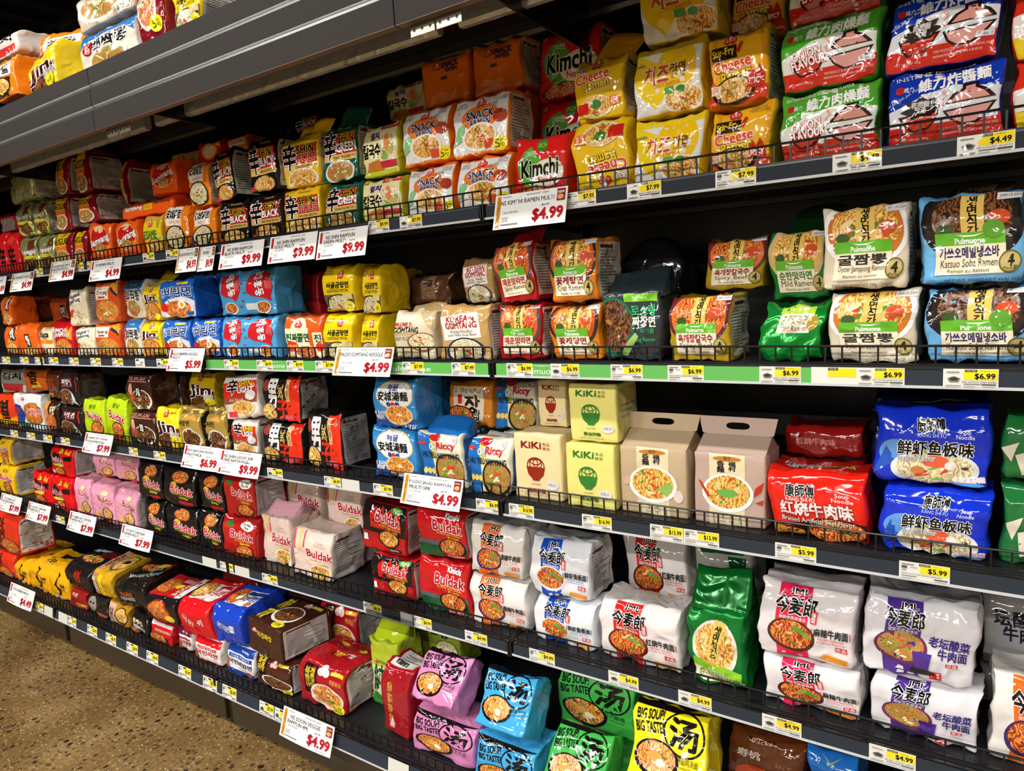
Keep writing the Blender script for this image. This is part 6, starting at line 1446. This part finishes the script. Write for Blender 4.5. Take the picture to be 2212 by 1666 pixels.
def baked(key, cmds, asp, ug, vg):
    if key not in BAKED:
        BAKED[key] = bake_art(art_tris(cmds, asp, random.Random(key)), ug, vg)
    return BAKED[key]


def panel_cmds(col, dens):
    A = ['r .07 .08 .93 .92 ' + col, 'r .12 .83 .6 .88 5a3030', 't .36 .79 .5 .05 333 Nutrition Facts']
    rn = random.Random(dens)
    for q in range(13):
        y = .73 - q * .046
        A += ['r .12 %.3f %.3f %.3f 6e6c68' % (y, .12 + rn.uniform(.3, .74), y + .016)]
    A += ['r %.3f .11 %.3f .2 333' % (.62 + .02 * q, .628 + .02 * q) for q in range(0, 12, 2)]
    return A


def strip_mesh(w, h, d, rnd, lean, side=0.0):
    P = FLAP['V'] * np.array([w, d, h]) / 2 + np.array([0, 0, h / 2])
    t = P[:, 2] / h
    P[:, 1] += lean * t ** 1.4 * h + .006 * np.sin(P[:, 0] * 60 + rnd.uniform(0, 6)) * t
    P[:, 2] *= 1 + .14 * np.sin(P[:, 0] * 38 + rnd.uniform(0, 6))
    P[:, 0] += side * t * h
    return P


for ri, row in enumerate(ROWS):
    v = row[0].split()
    sh, tp = int(v[0]), v[1]
    x, y, z, w, h, d = map(float, v[2:8])
    fl = dict(q.split('=') for q in v[8:])
    desc, body, kind, _, _ = TYPES[tp]
    rnd = random.Random(ri * 7919 + 13)
    yaw, pitch, roll = (math.radians(float(fl.get(q, 0))) for q in ('yaw', 'pitch', 'roll'))
    E = Euler((-pitch, -roll, yaw), 'XYZ')
    loc = Vector((x, y, z)) - E.to_matrix() @ Vector((0, 0, h / 2))
    nm = 'paper_noodle_bag' if kind == 'p' else 'noodle_packet' if kind == 'x' and tp != 'jjax' else 'noodle_multipack'
    r = empty(nm, loc, E)
    tag(r, row[1], 'noodle bag' if kind == 'p' else 'noodle pack', 'noodle packs ' + SHELFNAME[sh])
    mk = {'m': 'foil', 'x': 'paper', 'p': 'paper'}.get(kind, 'film')
    if tp == 'jjax':
        mk = 'film'
    gus = 'gus' in fl or kind == 'p'
    P = shape_pack(LAT, w, d, h, rnd, kind, float(fl.get('arch', 0)), 0.02 if gus else None, .6 if pitch and not tp.startswith('big') else 1.0)
    ob('wrapper', to_mesh('wrapper', P, LAT['F'], [M(body, mk)]), r)
    if 's' not in fl:
        bk = baked(tp, CMDS[tp][0], w / h, LAT['u'], LAT['v'])
        if bk:
            V, F, mi, mats = drape(bk, P[LAT['front']], LAT['u'], LAT['v'], 'flip' in fl)
            ob('printed_front', to_mesh('printed_front', V, F, mats, mi), r)
        bk = baked(tp + 'top', CMDS[tp][1], w / d, LAT['u'], LAT['d'])
        if bk:
            V, F, mi, mats = drape(bk, P[LAT['top']], LAT['u'], LAT['d'])
            ob('printed_top', to_mesh('printed_top', V, F, mats, mi), r)
    if 'np' in fl:
        k = fl['np']
        col = {'1': 'c9c4ba', '2': '4a3a34', '3': '262220', '4': '9a9490', '5': '2a62a8', '6': 'd4cc78', '7': 'c6c2be', '8': 'cac8c6', '9': 'd4d4d8'}[k]
        bk = baked('np' + k, panel_cmds(col, int(k)) if k not in '356' else ['r .1 .1 .9 .9 ' + col, 'r .2 .4 .8 .44 999', 'r .2 .5 .7 .53 999', 'r .2 .6 .8 .63 999'], d / h, LAT['d'], LAT['v'])
        V, F, mi, mats = drape(bk, P[LAT['right']], LAT['d'], LAT['v'])
        ob('nutrition_panel', to_mesh('nutrition_panel', V, F, mats, mi), r)
    if 'fin' in fl:
        c, hh, lean = fl['fin'].split(':')
        ob('top_seal', to_mesh('top_seal', strip_mesh(w * .8, float(hh), .003, rnd, float(lean), .5), FLAP['F'], [M(c, mk)]), r, (w * .06, d * .38, h - .012))
    if 'gus' in fl:
        c, hh = fl['gus'].split(':')
        hh = float(hh)
        Q = FLAP['V'] * np.array([w * .97, d * .8, hh]) / 2 + np.array([0, d * .5, hh / 2])
        t = np.clip(Q[:, 2] / hh, 0, 1)
        Q[:, 1] = (Q[:, 1] - d * .5) * (1 - .93 * t) + d * (.5 + .06 * t) + .004 * np.sin(Q[:, 0] * 50)
        Q[:, 2] += .006 * np.sin(Q[:, 0] * 30 + ri) * t + h - .012
        ob('folded_top', to_mesh('folded_top', Q, FLAP['F'], [M(c, mk)]), r)
    if kind == 'p':                                        # paper bag: sloped shoulders and a handle flap with a slot
        mm = M(body, 'paper')
        b = Mb()
        n, hs = 0, .042
        y0, y1 = d * .12, d * .5
        for sx0, sx1 in ((-w / 2 + .002, w / 2 - .002),):
            b.poly([(sx0, .003, h - .004), (sx1, .003, h - .004), (sx1, d - .003, h - .004), (sx0, d - .003, h - .004), (sx0, d * .52, h + .028), (sx1, d * .52, h + .028), (sx1, d * .58, h + .028), (sx0, d * .58, h + .028)],
                   [(0, 3, 2, 1), (0, 1, 5, 4), (3, 7, 6, 2), (0, 4, 7, 3), (1, 2, 6, 5), (4, 5, 6, 7)], mm)
        b.build('sloped_top', r)
        b = Mb()
        out = [(-w / 2, 0), (w / 2, 0), (w / 2 + .008, hs), (-w / 2 - .012, hs)]
        cx, rx, rz, cz = .0, w * .17, .0075, hs * .55
        slot = [(cx + rx * math.copysign(abs(math.cos(t)) ** .5, math.cos(t)), cz + rz * math.sin(t)) for t in [2 * math.pi * (q + .5) / 16 for q in range(16)]]
        rays = []
        for q in range(16):
            a0 = 2 * math.pi * (q + .5) / 16
            dx, dz = math.cos(a0) * w, math.sin(a0) * hs * 1.2
            best = 1e9
            for (xa, za), (xb, zb) in zip(out, out[1:] + out[:1]):
                ex, ez = xb - xa, zb - za
                den = dx * ez - dz * ex
                if abs(den) > 1e-12:
                    tt = ((xa - cx) * ez - (za - cz) * ex) / den
                    uu = ((xa - cx) * dz - (za - cz) * dx) / den
                    if tt > 0 and -1e-6 <= uu <= 1 + 1e-6:
                        best = min(best, tt)
            rays.append((cx + dx * best, cz + dz * best))
        yy = [0.0, .0022]
        vs = [(px, yq + pz * .25, pz) for yq in yy for px, pz in slot + rays]
        fs = []
        for q in range(16):
            q2 = (q + 1) % 16
            fs += [(q, q2, 16 + q2, 16 + q), (32 + q, 48 + q, 48 + q2, 32 + q2), (q, 32 + q, 32 + q2, q2), (16 + q, 16 + q2, 48 + q2, 48 + q)]
        b.poly([(a1, b1 + d * .54, c1 + h + .024) for a1, b1, c1 in vs], fs, mm)
        hf = b.build('handle_flap', r)

# ------------------------------------------------------------ price tags, sale signs, green rail strips
UG = np.array([0.0, 1.0])


def card(name, x0, x1, zb, H, yf, tilt, art, key, colour, label, cat, group, thick=.0009, curl=0.0):
    w = x1 - x0
    n = 7 if curl else 2
    ug = np.linspace(0, 1, n)
    vg = np.linspace(0, 1, n)
    G = np.zeros((n, n, 3))
    G[..., 0] = ug[None, :] * w
    G[..., 2] = vg[:, None] * H * math.cos(tilt)
    G[..., 1] = vg[:, None] * H * math.sin(tilt) + curl * (4 * (ug[None, :] - .5) ** 2 * (1 - vg[:, None]) - (1 - vg[:, None]) ** 2)
    Bk = G + np.array([0, thick, 0])
    V = np.concatenate([G.reshape(-1, 3), Bk.reshape(-1, 3)])
    F = []
    N = n * n
    for j in range(n - 1):
        for i in range(n - 1):
            q = [j * n + i, j * n + i + 1, (j + 1) * n + i + 1, (j + 1) * n + i]
            F += [q, [k + N for k in q[::-1]]]
    for i in range(n - 1):
        for a, b in ((i, i + 1), ((n - 1) * n + i + 1, (n - 1) * n + i), ((i + 1) * n, i * n), (i * n + n - 1, (i + 1) * n + n - 1)):
            F.append([a, a + N, b + N, b])
    mats, mi = [M(colour, 'card')], [0] * len(F)
    bk = bake_art(art_tris(art, w / H, random.Random(key)), ug, vg) if art else None
    if bk:
        v2, f2, m2, ms = drape(bk, G, ug, vg)
        k = len(V)
        V = np.concatenate([V, v2])
        F += [[int(i) + k for i in f] for f in f2]
        mi += [int(i) + 1 for i in m2]
        for q in ms:
            mats.append(q)
    o = ob(name, to_mesh(name, V, F, mats, mi, False), None, (x0, yf, zb))
    return tag(o, label, cat, group)


for k, row in enumerate(TAGS):
    sh = int(row[0])
    x0, x1 = map(float, row[1].split())
    x0, x1 = x0 if x1 > 1 else x0, x1
    xa, xb = map(float, row[5].split())
    t = .006 if sh == 5 else 0
    c = CH[sh]
    card('price_tag', xa, xb, LIP[sh] + .003, c - .002 if sh < 5 else c - .004, FRONT[sh] - .0155 - t, math.atan2(.001 + t, c), TAG_ART[k], 'tag%d' % k,
         'dcdcd4' if row[2] != 'b' else 'cfcfc8', row[6], 'price tag', 'price tags on the shelf rails')
for k, row in enumerate(SIGNS):
    sh = int(row[0])
    xa, xb, zb, H, tl = map(float, row[1].split())
    r = card('sale_sign', xa, xb, zb, H, FRONT[sh] - .0215 - H * math.sin(tl), tl, SIGN_ART[k], 'sign%d' % k, 'e2e4e4', row[5], 'sale sign', 'white sale signs hanging from the rails', .0012, .004 if sh in (3, 4, 5) else .0015)
    m = Mb()
    w = xb - xa
    m.box(.01, H * math.sin(tl) + .0015, H * math.cos(tl) - .016, w - .01, H * math.sin(tl) + .0045, H * math.cos(tl) - .004, M('b8bcc0', 'gloss'))
    m.build('clip_strip', r)
for nm, xa, xb, A, lb in (('shelf_strip', -1.2192 + .012, -.012, ['t .3 .45 .1 .5 e8f4e8 Pulmuone', 'p e8f4e8 .26,.9 .3,.8 .34,.9 .3,.84', 't .78 .42 .13 .5 e8f4e8 Pulmuone', 'p e8f4e8 .73,.92 .78,.8 .83,.92 .78,.85'], 'green printed strip on the second rail under the yellow bags'),
                          ('shelf_strip', .012, STRIP_END, ['t .18 .42 .14 .5 e8f4e8 Pulmuone', 'p e8f4e8 .12,.92 .18,.8 .24,.92 .18,.85'], 'green printed strip on the second rail under the crimson packs')):
    card(nm, xa, xb, LIP[2] + .0046, .0295, -.0150, .03, A, lb, GREEN, lb, 'shelf strip', 'green rail strips', .0004)

# clear acrylic holder clipped to the fourth rail under the flaming packs
h4 = empty('sign_holder', (HOLD[0], -.021, LIP[4] - .03))
tag(h4, 'empty clear plastic sign holder on the fourth rail below the flaming red black packs', 'sign holder')
m = Mb()
m.box(0, 0, 0, HOLD[1] - HOLD[0], .0016, .115, M('e8ecf0', 'clear'), .0006)
m.build('clear_plate', h4)
m = Mb()
m.box(.004, .0018, .034, HOLD[1] - HOLD[0] - .004, .0042, .046, M('d0d4d8', 'clear'))
m.build('clear_clip', h4)
